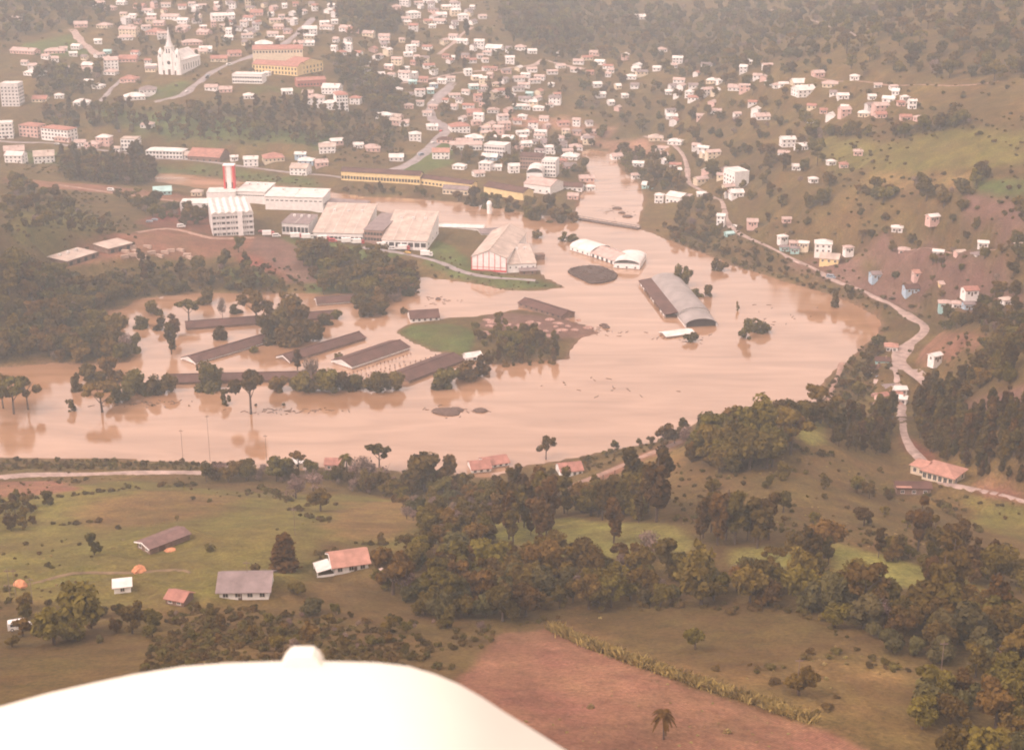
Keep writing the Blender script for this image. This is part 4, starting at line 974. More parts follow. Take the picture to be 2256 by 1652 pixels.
block('flooded_hut', 'yellowish hut in the shore trees left of the palm', 'hut', (644, 1034), (668, 1031), depth=6, h=2.6, rise=1.2, wall=CREAM, roofm=CORRW, rows=[('f', 1, .9, 1, 1)])
block('house', 'small reddish house in the shore trees next to the palm', 'house', (716, 1036), (752, 1036), depth=7, h=2.8, rise=1.6, wall=PINKW, roofm=REDR, rows=[('f', 2, .9, 1, 1.1)], det=1)
r = block('villa', 'large cream villa with red hipped roof beside the riverside road', 'house', (2030, 1056), (2100, 1058), depth=11, h=4.0, rise=2.2, roof='hip', wall=CREAM, roofm=ORNR, o=.9, det=1, rows=[('f', 6, 1.2, 1.3, 2.0), ('r', 2, 1.2, 1.2, 1.8)])
b = MB(); b.box(-6, -.05, 3, 10, -3, 3.6); b.ob('side_wing', [CREAM], r)
b = MB()
for q in ([(-6.6, 2.3, 3.5), (.4, 2.3, 3.5), (.4, 6.5, 5.4), (-3, 6.5, 5.4)], [(-6.6, 10.7, 3.5), (-3, 6.5, 5.4), (.4, 6.5, 5.4), (.4, 10.7, 3.5)], [(-6.6, 2.3, 3.5), (-3, 6.5, 5.4), (-6.6, 10.7, 3.5)]): b.poly(q)
b.ob('wing_roof', [ORNR], r); wins(r, 'f', 1, 1, 2, 1.1, 1.1, 1.6, 1, -5.5, -.5, -3.0)
r = block('shed', 'long dark shed with an orange roof end below the cream villa', 'shed', (1976, 1084), (2050, 1092), depth=6, h=3, rise=1.2, wall=WOODW, roofm=DARKR, det=1, rows=[('f', 3, 1, 1.2, 1)])
w, d = r['wd']; b = MB(); b.box(-.4, w * .42, -.9, d * .45, 3.35, 3.5); b.ob('orange_roof_sheet', [ORNR], r)
house(1963, 777, 28, 'w', 'o', rot=-12, kind='hip', label='white house with orange roof beside the riverside road bend', det=1)
house(1944, 808, 29, 't', 'd', rot=-10, kind='gable', label='teal house with dark roof on the bank below the road bend', det=1)
house(1962, 868, 24, 'o', 'g', rot=10, kind='gable', label='grey shack at the top of the junk yard by the road', det=1)
house(1972, 884, 26, 'p', 'r', rot=-20, kind='gable', label='pink shack among the junk beside the riverside road', det=1)
for i_, (u_, v_, c_, r_) in enumerate(((1938, 858, 'w', 'p'), (1950, 846, 'b', 'g'), (1985, 872, 'w', 'w'), (1948, 886, 'p', 'r'), (1982, 892, 'o', 'w'), (1930, 826, 'c', 'd'))):
    house(u_, v_, 17, c_, r_, rot=(-15, 20, 5, 30, -25, 8)[i_], kind='gable', label=('white shack left of the junk yard', 'bluish shack at the head of the junk yard', 'white shack nearest the riverside road at the junk yard', 'pink red-roofed shack at the foot of the junk yard', 'grey white-roofed shack beside the pink shack', 'cream shack below the teal bank house')[i_], det=1)
house(2066, 797, 16, 'w', 'w', rot=30, kind='gable', label='tiny white hut on the red cutting above the road', det=1)

# right hillside: offsets of the enlarged crop, x 1673.3 + .2583 a, y 361.1 + .2583 b
for a, b_, wpx, wl, rf, st, lab in ((1495, 495, 24, 'p', 'w', 1, 'pink house with bright white roof high on the right slope'), (1170, 590, 24, 'o', 'w', 1, 'grey-white house with a rounded white roof on the right slope'),
        (540, 765, 36, 'w', 'w', 2, 'big white two-storey house at the start of the slope lane'), (768, 757, 20, 'w', 'p', 1, 'white house leaning to the slope lane beside the big white one'),
        (375, 718, 20, 'c', 'w', 1, 'cream house left of the big white two-storey house'), (212, 662, 16, 'w', 'w', 1, 'small white house uppermost in the roadside cluster'), (290, 715, 16, 'p', 'p', 1, 'pink house in the middle of the roadside cluster'),
        (215, 752, 18, 't', 'g', 1, 'teal hut lowest in the roadside cluster'), (300, 762, 16, 't', 'g', 1, 'small teal shed beside the teal hut of the roadside cluster'), (590, 852, 40, 'y', 'c', 1, 'yellow house with pale roof close above the valley road'),
        (1015, 988, 30, 'b', 'g', 1, 'blue house with grey roof alone above the road verge'), (1370, 975, 26, 'p', 'o', 1, 'house with an orange roof uphill of the blue-grey one'), (1305, 1108, 31, 'b', 'd', 1, 'blue-grey house with dark roof on posts above the road fork'),
        (1582, 1072, 26, 'y', 'p', 1, 'yellowish house with faded roof between two other slope houses'), (1812, 1128, 30, 'w', 'r', 1, 'white house with a red roof at the foot of the right slope'), (1520, 794, 22, 'w', 'w', 1, 'white house below the slope lane left of the pink one'),
        (1715, 842, 22, 'p', 'c', 2, 'tall pink house just below the slope lane'), (1890, 824, 25, 'w', 'g', 1, 'white house under a bluish roof below the slope lane'), (1905, 722, 14, 'w', 'w', 1, 'white shed on the upper edge of the slope lane'),
        (2230, 745, 22, 't', 'c', 1, 'greenish house at the right end of the slope lane'), (1585, 1238, 28, 't', 'p', 1, 'bright teal house beside the dirt yard near the road'), (2125, 1214, 22, 'w', 'c', 1, 'white house among trees at the far right of the slope'),
        (1790, 1248, 18, 'b', 'g', 1, 'bluish shed right of the bright teal house'), (1690, 1242, 14, 'w', 'p', 1, 'white lean-to next to the bright teal house'), (1230, 780, 24, 'p', 'p', 1, 'faded pink house hidden in scrub below the slope lane'),
        (620, 20, 18, 'w', 'w', 1, 'white farmhouse at the lower edge of the far pasture'), (720, 45, 14, 'p', 'r', 1, 'small pink hut right of the white pasture farmhouse')):
    house(1673.3 + .2583 * a, 361.1 + .2583 * b_, wpx, wl, rf, st, label=lab, det=1)

# ------------------------------------------------------------------ the town: houses read off the enlarged crops
TA = '''175 420 110 w w 1;215 565 80 c r 1;325 545 50 w w 1;445 585 85 w w 1;485 465 45 w w 1;530 492 60 w w 1;612 385 80 w p 3;600 415 70 w p 1;700 345 100 p r 1;700 455 90 p r 1;810 515 90 o g 1;745 553 110 w w 1
480 378 70 p w 1;445 152 70 p p 1;560 158 70 c p 1;590 302 40 t t 1;70 118 60 p p 1;700 195 100 c p 2;840 195 90 p r 1;690 225 80 w p 1;870 145 60 p p 1;1060 252 110 p p 1;1085 303 110 c p 1;1205 342 90 c r 1;1295 312 70 p r 1;1450 262 100 w w 1
1500 205 60 w p 1;1230 120 130 w w 2;1360 115 60 w r 1;1410 88 70 p r 1;1580 125 40 w p 1;1705 195 80 w w 2;1790 165 70 w p 1;1890 172 60 w p 1;1940 182 70 p r 1;2020 202 60 c p 1;2110 218 60 w p 1;2180 55 50 p p 1;1885 307 50 w r 1
1160 500 70 w p 1;1240 512 70 p p 1;1370 547 60 w w 1;1580 522 60 w w 1;1690 532 60 p p 1;1815 522 100 w w 2;1735 578 90 w p 2;1815 607 80 w w 2;1950 578 60 w r 2;2100 655 70 w w 1;2170 662 60 p c 1;2225 692 50 w p 1;805 707 70 w p 1
1970 817 55 w w 1;2050 832 75 p p 1;1855 797 70 p w 1;1800 848 90 w c 2;1650 870 60 b w 1;1510 892 115 c r 1;1680 907 85 b w 1;1772 917 70 p p 1;1640 967 100 w c 2;1380 917 80 w w 2;2180 887 80 o w 1;565 797 75 p w 2
75 898 100 w w 2;245 900 110 w c 2;80 850 110 p p 1;340 780 90 p p 1;440 805 60 w p 1;500 815 80 p p 1;640 835 40 w c 1;1180 888 70 w w 1;1060 875 90 w c 1;1290 885 40 w w 1;895 1075 100 t t 1;1080 1080 60 c c 1;990 182 60 p p 1;1110 195 70 p p 1
930 110 100 w p 1;1000 130 60 w w 1;540 35 60 w p 1;600 60 60 p p 1;660 30 50 w w 1;760 50 60 p r 1;120 300 160 p p 1;300 300 110 p p 1;350 285 40 w p 1;1460 420 40 w w 1;1000 165 70 w p 1;1130 290 70 w w 1;1530 165 60 p p 1;1640 255 60 w p 1;1700 255 60 w w 1'''
TB = '''480 78 60 w p 1;590 105 75 w w 2;540 120 50 w p 1;740 98 60 w w 1;725 133 60 w p 1;860 118 60 w w 2;690 158 40 w w 1;800 215 50 w p 1;850 243 60 w w 1;945 262 55 w w 2;1020 284 90 w w 1;1170 278 60 w p 1;1240 298 50 w w 1;1115 352 50 w w 2
990 392 40 w r 1;1025 393 40 p r 1;540 392 40 w w 1;640 452 50 p r 1;580 468 45 t t 1;500 512 50 w w 1;460 428 40 w p 1;760 322 40 p r 1;815 333 40 w w 1;920 492 50 t w 1;975 495 40 w p 1;1035 478 40 c p 1;700 482 40 b w 1;680 513 40 t w 1
790 448 50 w p 1;740 460 50 w w 1;1115 543 50 p w 1;1220 533 40 t t 1;945 563 50 p r 2;1160 603 50 t w 1;1205 603 50 w w 1;1270 613 60 w w 1;1335 593 40 w p 1;690 603 50 p p 1;790 605 60 w p 1;920 640 80 p r 1;1020 625 60 w p 1
845 735 110 w r 2;595 778 65 w w 2;735 878 95 w o 2;490 888 75 o w 1;365 838 75 p p 1;285 818 50 w w 1;110 843 85 w w 2;420 655 85 w w 1;480 683 65 p c 1;530 698 50 w p 1;690 715 60 w w 1;750 790 80 p d 1;870 800 90 p p 1;930 782 90 w w 1
1000 885 90 b w 1;975 940 70 o w 2;1040 940 60 w w 1;1140 955 60 w w 2;830 935 70 w w 1;950 975 60 w p 1;1335 850 60 w w 2;1440 883 90 w w 1;1540 1003 80 p p 1;1450 935 70 p g 1;1100 780 60 t w 1;1380 780 60 w p 1;1210 810 60 w w 1;1480 830 70 w p 1
1460 1100 60 p p 1;1400 905 50 p r 1;1560 1050 50 w w 1;1300 670 50 w p 1;1180 660 50 w w 1;1290 1050 40 w w 1;660 640 50 w p 1;620 580 40 w p 1;560 600 50 p p 1;480 470 50 p p 1;400 430 60 b w 1;1400 380 50 w p 1;1340 480 30 w w 1'''
TC = '''680 1085 70 w w 1;640 1050 60 c p 1;583 1258 32 w w 3;245 1120 50 w w 2;180 1040 60 t w 1;400 1112 70 w p 1;1040 828 60 w w 1;960 812 80 w w 2;930 865 60 w p 1;535 463 60 c w 1;410 543 45 w w 2;850 473 40 w w 1;935 483 50 w w 1;1040 478 110 c w 1
1060 538 110 w w 2;1190 485 90 c p 1;1320 443 50 w w 1;1260 548 60 w w 1;1420 553 40 w w 1;1265 608 40 w w 1;1370 648 60 c w 1;1470 653 60 p r 1;1605 668 60 p r 1;1690 672 60 p p 1;1640 603 28 w w 2;1605 558 30 w w 1;1085 693 50 w w 1;1150 628 40 p r 1
1130 423 60 p p 1;300 523 40 w w 1;660 503 70 w p 1;60 543 40 w w 1;820 663 80 w p 1;760 358 50 c w 1;150 110 60 w w 1;270 290 50 w p 1;90 440 60 w w 1;320 660 60 w w 1;230 780 80 c c 1;330 800 80 w w 1;20 880 60 w p 1;130 920 60 w w 1;120 985 50 w p 1
900 490 50 w p 1;480 1090 50 w w 1;560 630 60 w p 1;1580 588 36 p r 1;1540 500 30 w p 1;1450 490 34 w p 1;1000 940 50 w w 1;1100 1010 40 w w 1;950 1230 40 p p 1;760 1245 60 p p 1;640 1310 40 t t 1;1340 860 50 p p 1'''
RM['t'] = mat('pale_teal_sheet', (0.40, 0.58, 0.55), .85, .12, .2, wave=('X', 1.0, .06)); RNAME['t'] = 'teal'
for txt, x0 in ((TA, 0.0), (TB, 676.6), (TC, 1353.0)):
    for it in txt.replace('\n', ';').split(';'):
        q = it.split(); u, v = x0 + float(q[0]) * .4007, float(q[1]) * .4007
        wd = waterdist(np.array([hit(u, v)[0]]), np.array([hit(u, v)[1]]))[0]
        house(u, v, float(q[2]) * .4007 * 0.98, q[3], q[4], int(q[5]), z=0.0 if wd < 0 else None)
# fill between them where the photograph shows the town going on
def free(x, y, r):
    for ex, ey, er in EXCL:
        if (x - ex) ** 2 + (y - ey) ** 2 < (r + er * .75) ** 2: return False
    for P, w in ROADS:
        if np.min(np.hypot(P[:, 0] - x, P[:, 1] - y)) < r * .6 + w / 2: return False
    return True
FARV, FARM = MB(), [WHITE, CREAM, PINKW, OFFW, CORRW, PINKR, REDR, GREYR, GLASS]
def far_house(x, y, z, w, d, h, rz, wm, rm):
    """one of the many far houses that make up the mass of the upper town"""
    c, s = math.cos(rz), math.sin(rz); k = len(FARV.V); r = .24 * d
    FARV.prism([(-d / 2, -2.5), (d / 2, -2.5), (d / 2, h), (0, h + r), (-d / 2, h)], -w / 2, w / 2, wm, 'x')
    FARV.prism([(-d / 2 - .5, h - .25), (0, h + r + .02), (d / 2 + .5, h - .25), (d / 2 + .5, h), (0, h + r + .3), (-d / 2 - .5, h)], -w / 2 - .4, w / 2 + .4, rm, 'x')
    n = max(2, int(w / 3.2))
    for f in range(int(h / 2.8)):
        for i in range(n): q = -w / 2 + (i + .5) * w / n; FARV.box(q - .6, q + .6, -d / 2 - .06, -d / 2 + .1, 1 + 2.9 * f, 2.3 + 2.9 * f, 8)
    FARV.V[k:] = [(x + c * p[0] - s * p[1], y + s * p[0] + c * p[1], z + p[2]) for p in FARV.V[k:]]
for px, cnt in (([(240, 20), (480, 5), (740, 10), (760, 60), (620, 110), (300, 80)], 60), ([(860, 5), (1080, 5), (1060, 60), (900, 80)], 22), ([(720, 90), (1000, 90), (1250, 120), (1240, 240), (1020, 260), (860, 200), (760, 140)], 70),
        ([(1260, 110), (1700, 150), (1740, 250), (1500, 280), (1270, 230)], 46), ([(1740, 180), (1960, 190), (2010, 260), (1790, 275)], 8), ([(1010, 265), (1300, 270), (1330, 330), (1250, 380), (1060, 300)], 40), ([(40, 130), (230, 90), (330, 130), (340, 170), (200, 160), (60, 170)], 16), ([(1420, 330), (1500, 400), (1590, 470), (1640, 420), (1560, 320)], 14)):
    n = t = 0
    lo, hi = np.array(px).min(0), np.array(px).max(0)
    while n < cnt and t < 700:
        t += 1; u, v = random.uniform(lo[0], hi[0]), random.uniform(lo[1], hi[1])
        if not inpoly(np.array(u), np.array(v), px): continue
        p = hit(u, v)
        if not free(p[0], p[1], 6) or p[2] < 1: continue
        w = random.uniform(5, 11.5); d = random.uniform(4.5, 7)
        far_house(p[0], p[1], p[2], w, d, random.choice((2.9, 2.9, 3.1, 3.1, 5.6)), math.radians(random.choice((-18, -12, 14, 20, 62)) + random.uniform(-5, 5)), random.choice((0, 0, 1, 2, 3, 3)), random.choice((4, 4, 5, 5, 5, 6, 7, 7))); n += 1
        EXCL.append((p[0], p[1], 7.0))
tag(FARV.ob('far_houses', FARM), 'mass of small pale far houses filling the upper town', 'houses', kind='stuff')
# labels that say which house is meant: by look, then by the landmark it stands next to
LAND = {'white church': (375, 150), 'yellow school': (630, 150), 'white apartment block': (758, 235), 'river street': (220, 325), 'main avenue': (950, 280), 'railway station': (840, 395), 'rounded hall': (1180, 390), 'hillside street': (1080, 155),
        'flooded bridge': (1330, 485), 'valley road': (1510, 370), 'striped factory tower': (506, 400), 'upper street': (190, 95), 'field road': (1790, 50), 'far lane': (1900, 182), 'commercial block': (1090, 335), 'red-roofed barn': (450, 345), 'far hillside block': (1605, 400)}
ORD = ['', 'second', 'third', 'fourth', 'fifth', 'sixth', 'seventh', 'eighth', 'ninth', 'tenth', 'eleventh', 'twelfth', 'thirteenth', 'fourteenth', 'fifteenth', 'sixteenth', 'seventeenth', 'eighteenth', 'nineteenth', 'twentieth']
buckets = {}
for rec in PLACED:
    r, u, v, wl, rf, st, w = rec
    nm, (lu, lv) = min(LAND.items(), key=lambda kv: math.hypot(kv[1][0] - u, (kv[1][1] - v) * 1.6))
    du, dv = u - lu, v - lv
    rel = ('right of' if du > 0 else 'left of') if abs(du) > abs(dv) * 1.3 else ('uphill behind' if dv < 0 else 'in front of')
    size = {1: 'small' if w < 10.5 else 'wide', 2: 'two-storey', 3: 'three-storey'}[st]
    buckets.setdefault(f'{size} {WNAME[wl]} house with {RNAME[rf]} roof {rel} the {nm}', []).append((math.hypot(du, dv), rec[0]))
for lab, L in buckets.items():
    for i, (_, r) in enumerate(sorted(L, key=lambda q: q[0])):
        r['label'] = lab if len(L) == 1 else lab + (', closest to it' if i == 0 else f', {ORD[min(i, 19)]} closest')
        r['group'] = 'houses of the town'

# brickyard sheds on the red earth
block('open_shed', 'left pale flat roof of the open brickyard shed pair', 'shed', (148, 578), (214, 568), depth=16, h=3.6, rise=.5, roof='shed', wall=WOODW, roofm=CORR, rows=[('f', 4, .4, 2.4, 2.2)])
block('open_shed', 'right pale flat roof of the open brickyard shed pair', 'shed', (240, 560), (292, 548), depth=15, h=3.6, rise=.5, roof='shed', wall=WOODW, roofm=CORR, rows=[('f', 3, .4, 2.4, 2.2)])
block('shed', 'small white shed beside the huge tree near the bottom left', 'shed', (252, 1308), (289, 1306), depth=3.5, h=2.1, rise=.5, roof='shed', wall=WHITE, roofm=CORRW, det=1, rows=[('f', 1, .8, 1, 1)])

# level the ground under every building, then lay the ground and the roads
for x, y, rz, w, d, z0 in PADS:
    c, s = math.cos(rz), math.sin(rz); m_ = 9.0
    R = math.hypot(w, d) / 2 + m_ + 4
    k = np.where((np.abs(TX - x) < R) & (np.abs(TY - y) < R))
    if not len(k[0]): continue
    dx, dy = TX[k] - x, TY[k] - y; lx, ly = np.abs(c * dx + s * dy) - w / 2, np.abs(-s * dx + c * dy) - d / 2
    q = np.hypot(np.maximum(lx, 0), np.maximum(ly, 0)); a = np.clip(1.35 - q / m_, 0, 1); a = a * a * (3 - 2 * a)
    TZ[k] = np.where(TZ[k] > .2, TZ[k] * (1 - a) + (z0 + .25) * a, TZ[k])
for P, w in ROADS: grade_road(P, w)
build_ground()
for q in ROADQ: lay_road(*q)

# ------------------------------------------------------------------ yard things, vehicles, poles
TYRE = mat('black_rubber', (0.03, 0.028, 0.027), .9, .1, 2)
def vehicle(u, v, rot, kind, body, lab, group='vehicles at the factory', z=None):
    p = hit(u, v); rz = math.radians(rot)
    root = bpy.data.objects.new({'truck': 'box_truck', 'van': 'van', 'car': 'car'}[kind], None); root.location = (p[0], p[1], p[2] + .3); root.rotation_euler = (0, 0, rz); COL.objects.link(root)
    tag(root, lab, kind, group)
    L, Wd = {'truck': (8.0, 2.4), 'van': (5.6, 2.1), 'car': (4.2, 1.7)}[kind]
    if kind == 'truck':
        b = MB(); b.box(0, L * .74, 0, Wd, .9, 3.6); b.ob('cargo_box', [WHITE], root)
        b = MB(); b.prism([(L * .76, .6), (L, .6), (L, 1.7), (L * .96, 2.7), (L * .76, 2.7)], 0.05, Wd - .05, axis='y'); b.ob('cab', [body], root)
        b = MB(); b.box(L * .965, L * .992, .25, Wd - .25, 1.75, 2.5); b.box(L * .8, L * .93, -.0, .04, 1.7, 2.4); b.ob('cab_window', [GLASS], root)
        b = MB(); b.box(.2, L * .95, .5, Wd - .5, .55, .88); b.ob('chassis', [TYRE], root)
    else:
        hh = 2.2 if kind == 'van' else 1.4
        b = MB(); b.prism([(0, .35), (L, .35), (L, .95), (L * .86, 1.0), (L * .72, hh), (L * (.03 if kind == 'van' else .16), hh), (0, 1.0)], 0, Wd, axis='y'); b.ob('body', [body], root)
        b = MB(); b.box(L * .12, L * .7, -.03, Wd + .03, hh * .58, hh * .88); b.ob('side_window', [GLASS], root)
    for fx in (.18, .8):
        for y in (-.02, Wd - .22):
            b = MB(); b.tube((L * fx, y, .38), (L * fx, y + .24, .38), .42, .42, 10); wh = b.ob('wheel', [TYRE], root)
            b = MB(); yy = y - .02 if y < 1 else y + .26; b.tube((L * fx, yy - .015, .38), (L * fx, yy + .015, .38), .22, .22, 8); b.ob('rim', [TRIM], wh)
CARW = mat('white_car_paint', (0.75, 0.72, 0.68), .35, .05, 1, spec=.5); CARR = mat('red_car_paint', (0.5, 0.05, 0.05), .35, .05, 1, spec=.5); CARB = mat('blue_grey_car_paint', (0.25, 0.3, 0.36), .35, .05, 1, spec=.5)
for u, v, rot, k, m_, lab in ((578, 522, 8, 'truck', CARR, 'truck with red cab parked at the corner of the concrete block'), (600, 524, 10, 'van', CARW, 'white van right of the truck at the concrete block corner'), (570, 514, 14, 'car', CARR, 'red car tucked beside the concrete block'),
        (640, 527, 5, 'truck', CARR, 'white box truck before the grey workshop'), (664, 529, 5, 'truck', CARW, 'white box truck with white cab next to the grey workshop'), (700, 533, 4, 'truck', CARR, 'red-cabbed truck first in the row before the wide hall'), (724, 535, 4, 'van', CARR, 'red van second in the row before the wide hall'),
        (752, 538, 4, 'truck', CARW, 'white truck third in the row before the wide hall'), (776, 540, 4, 'truck', CARR, 'red-cabbed truck last in the row before the wide hall'), (830, 548, 3, 'truck', CARW, 'white truck left of the beige office'), (876, 553, -3, 'truck', CARR, 'long white truck under the beige office windows'),
        (890, 560, -18, 'car', mat('yellow_car_paint', (.7, .42, .1), .35, .05, 1, spec=.5), 'yellow car on the drive before the beige office'), (926, 566, -8, 'truck', CARW, 'white truck at the right corner of the beige office'), (856, 552, 0, 'van', CARW, 'white van between two trucks at the beige office')):
    vehicle(u, v, rot, k, m_, lab)
vehicle(236, 422, -10, 'van', CARW, 'white van alone on the track left of the factory', None)
vehicle(322, 492, 5, 'car', CARB, 'bluish car on the red earth yard', None); vehicle(334, 488, 5, 'car', CARB, 'second bluish car on the red earth yard, farther back', None); vehicle(390, 503, 12, 'van', CARW, 'white van on the red earth yard below the annex', None)
vehicle(18, 1395, 20, 'van', CARW, 'white pickup van at the bottom left edge', None)
vehicle(2196 - 236, 908, 60, 'car', CARB, 'pale car on the riverside road by the junk yard', None)

for i, (u, v, rot, k, m_, lab) in enumerate(((952, 318, 40, 'car', CARW, 'white car on the main avenue below the junction'), (925, 345, 45, 'van', CARB, 'bluish van low on the main avenue'), (972, 292, 70, 'car', CARR, 'red car at the avenue junction'), (955, 225, 70, 'car', CARW, 'white car high on the main avenue'),
        (120, 320, -8, 'car', CARW, 'white car at the left of the river street'), (240, 335, -8, 'car', CARR, 'red car in the middle of the river street'), (410, 205, 40, 'car', CARW, 'white car on the church street bend'), (455, 170, 45, 'car', CARB, 'bluish car on the church street slope'), (500, 146, 35, 'van', CARW, 'white van at the top of the church street'),
        (1612, 500, -50, 'car', CARW, 'white car on the valley road near the bank'), (1820, 613, -30, 'van', CARB, 'bluish van midway on the valley road'))):
    vehicle(u, v, rot, k, m_, lab, None)

def heap(name, u, v, w, h, m, lab, cat, group=None, seed=0):
    rr = random.Random(seed); p = hit(u, v); V, F = [], []; n = 12
    for k, (s, z) in enumerate(((1, -.6), (.92, .25), (.66, .72), (.3, .97))):
        for i in range(n):
            a = 6.283 * i / n; q = s * rr.uniform(.82, 1.12); V.append((w / 2 * q * math.cos(a), w * .36 * q * math.sin(a), h * z * rr.uniform(.85, 1.1)))
    for k in range(3):
        for i in range(n): F.append((k * n + i, k * n + (i + 1) % n, (k + 1) * n + (i + 1) % n, (k + 1) * n + i))
    F.append(tuple(3 * n + i for i in range(n)))
    o = ob(name, mesh(name, V, F, m), None, (p[0], p[1], max(p[2], 0)), rr.uniform(-.4, .4)); tag(o, lab, cat, group); EXCL.append((p[0], p[1], w / 2)); return o
SOIL = mat('orange_soil', (0.62, 0.27, 0.14), .95, .2, .8, bump=.6); STK = mat('sawn_timber_stack', (0.52, 0.36, 0.28), .9, .2, .6); JUNK = mat('mixed_rubble', (0.44, 0.27, 0.22), .9, .35, .9, bump=.8, col2=(.16, .08, .06))
heap('soil_mound', 307, 1258, 4.6, 1.9, SOIL, 'orange soil mound on the pasture under the dark shed', 'mound', seed=1)
heap('soil_mound', 45, 1290, 4.4, 1.8, SOIL, 'orange soil mound near the left edge of the pasture', 'mound', seed=2)
heap('soil_mound', 375, 1212, 4.0, .7, SOIL, 'low streak of orange soil in front of the dark shed', 'mound', seed=3)
for i in range(16):
    u, v = random.uniform(262, 420), random.uniform(545, 572)
    b = MB(); p = hit(u, v)
    for k in range(3): b.box(-2.4 + random.uniform(-.3, .3), 2.4, -.9, .9, -.5 if k == 0 else k * .55, k * .55 + .5)
    tag(b.ob('timber_stack', [STK], None, tuple(p), random.uniform(-.6, .6)), 'pale timber stack in the yard right of the open brickyard sheds', 'stack', 'timber stacks in the yard')
for i in range(9):
    heap('scrap_heap', random.uniform(1925, 1990), random.uniform(862, 892), random.uniform(3, 6), random.uniform(1, 1.8), JUNK, 'heap of scrap in the junk yard beside the riverside road', 'heap', 'scrap heaps in the junk yard', 20 + i)
for i in range(40):
    heap('rubble_heap', random.uniform(1060, 1300), random.uniform(700, 742), random.uniform(3, 7), random.uniform(.6, 1.3), JUNK, 'heap of flood rubble on the back of the island', 'heap', 'rubble heaps on the island', 40 + i)
for i, (u, v, w) in enumerate(((985, 908, 16), (1003, 904, 9), (1058, 905, 8), (1330, 718, 6), (965, 660, 4), (1335, 722, 5), (1370, 470, 6), (1382, 478, 9), (1360, 460, 8))):
    heap('driftwood_tangle', u, v, w, 1.4, mat('wet_driftwood', (0.13, 0.08, 0.06), .9, .2, .8), 'dark tangle of driftwood floating ' + ('in midstream below the island', 'in midstream just right of the larger tangle', 'off the island, the small one', 'at the right tip of the island', 'by the flooded tree clump', 'past the right tip of the island', 'above the bridge, the left one', 'above the bridge, the right one', 'above the bridge, the farthest one')[i], 'driftwood', seed=60 + i)
POLEM = mat('grey_pole_wood', (0.22, 0.15, 0.12), .9, .15, .8)
for i, (u, v, hh) in enumerate(((547, 1300, 9), (24, 1326, 10), (36, 1318, 9), (72, 1330, 8), (404, 1020, 16), (588, 1022, 14), (463, 1016, 22), (650, 1180, 10), (770, 456, 24), (786, 460, 12), (1756, 1530, 9), (2073, 1480, 8))):
    p = hit(u, v); root = bpy.data.objects.new('utility_pole', None); root.location = p; COL.objects.link(root)
    lab = ('beside the bushes right of the white truck', 'at the left edge of the pasture', 'right behind the left edge pole', 'near the left soil mound', 'leaning over the shore left of the road end', 'on the near shore among trees', 'tall and bare at the end of the shore road', 'on the pasture before the conical tree', 'tall and dark behind the factory', 'short, right of the tall factory pole', 'in the straw field at bottom right', 'in the yellow clearing at right')[i]
    tag(root, 'thin dark utility pole ' + lab, 'pole')
    b = MB(); b.tube((0, 0, -1), (0, 0, hh), .10, .07, 6); b.ob('post', [POLEM], root)
    b = MB(); b.box(-.9, .9, -.07, .07, hh - .9, hh - .7); b.ob('crossarm', [POLEM], root)
b = MB(); b.tube((0, 0, -2), (0, 0, 7), 1.7, 1.7, 14); b.tube((0, 0, 7), (0, 0, 9), 2.1, 1.2, 14); p = atz(1078, 470)
root = tag(b.ob('flooded_tank', [WHITE], None, tuple(p)), 'white round tank standing in the river by the bank trees', 'tank')

# ------------------------------------------------------------------ trees: crowns of many leaf sprays, tapered trunks with limbs
LEAF = mat('dull_green_leaves', (0.160, 0.107, 0.024), .85, .35, .45, col2=(0.086, 0.052, 0.012), rand=.8, spec=.03, trans=.35)
LEAFD = mat('dark_needles', (0.125, 0.076, 0.019), .9, .35, .5, col2=(0.066, 0.038, 0.010), rand=.7, spec=.03, trans=.35)
LEAFY = mat('light_green_leaves', (0.125, 0.100, 0.032), .85, .3, .45, col2=(0.075, 0.057, 0.02), rand=.5, spec=.15, trans=.35)
TWIG = mat('bare_twigs', (0.23, 0.15, 0.115), .95, .3, .6, rand=.5)
BUSHM = mat('scrub_leaves', (0.150, 0.108, 0.030), .9, .35, .6, col2=(0.098, 0.063, 0.019), rand=.7, spec=.1, trans=.35)
BARK = mat('grey_brown_bark', (0.12, 0.08, 0.06), .95, .25, 1.2)
def sprays(rng, lobes, per, size, up=0.25):
    P, N = [], []
    for c, r in lobes:
        d = rng.normal(size=(per, 3)); d /= np.linalg.norm(d, axis=1)[:, None]
        k = rng.uniform(.34, 1.12, (per, 1)) ** .62
        P.append(np.array(c) + d * np.array(r) * k); N.append(d + rng.normal(size=(per, 3)) * .55 + np.array([0, 0, up]))
    P, N = np.vstack(P), np.vstack(N); N /= np.linalg.norm(N, axis=1)[:, None]
    a = np.cross(N, rng.normal(size=N.shape)); a /= np.linalg.norm(a, axis=1)[:, None]; b = np.cross(N, a)
    s = size * rng.uniform(.6, 1.25, (len(P), 1)); e = rng.uniform(.55, 1.0, (len(P), 1))
    bend = N * s * .22
    V = np.stack([P - a * s - b * s * e * .6, P + a * s * .8 - b * s * e - bend, P + a * s + b * s * e * .7, P - a * s * .7 + b * s * e - bend], 1).reshape(-1, 3)
    return V, np.arange(len(V)).reshape(-1, 4)
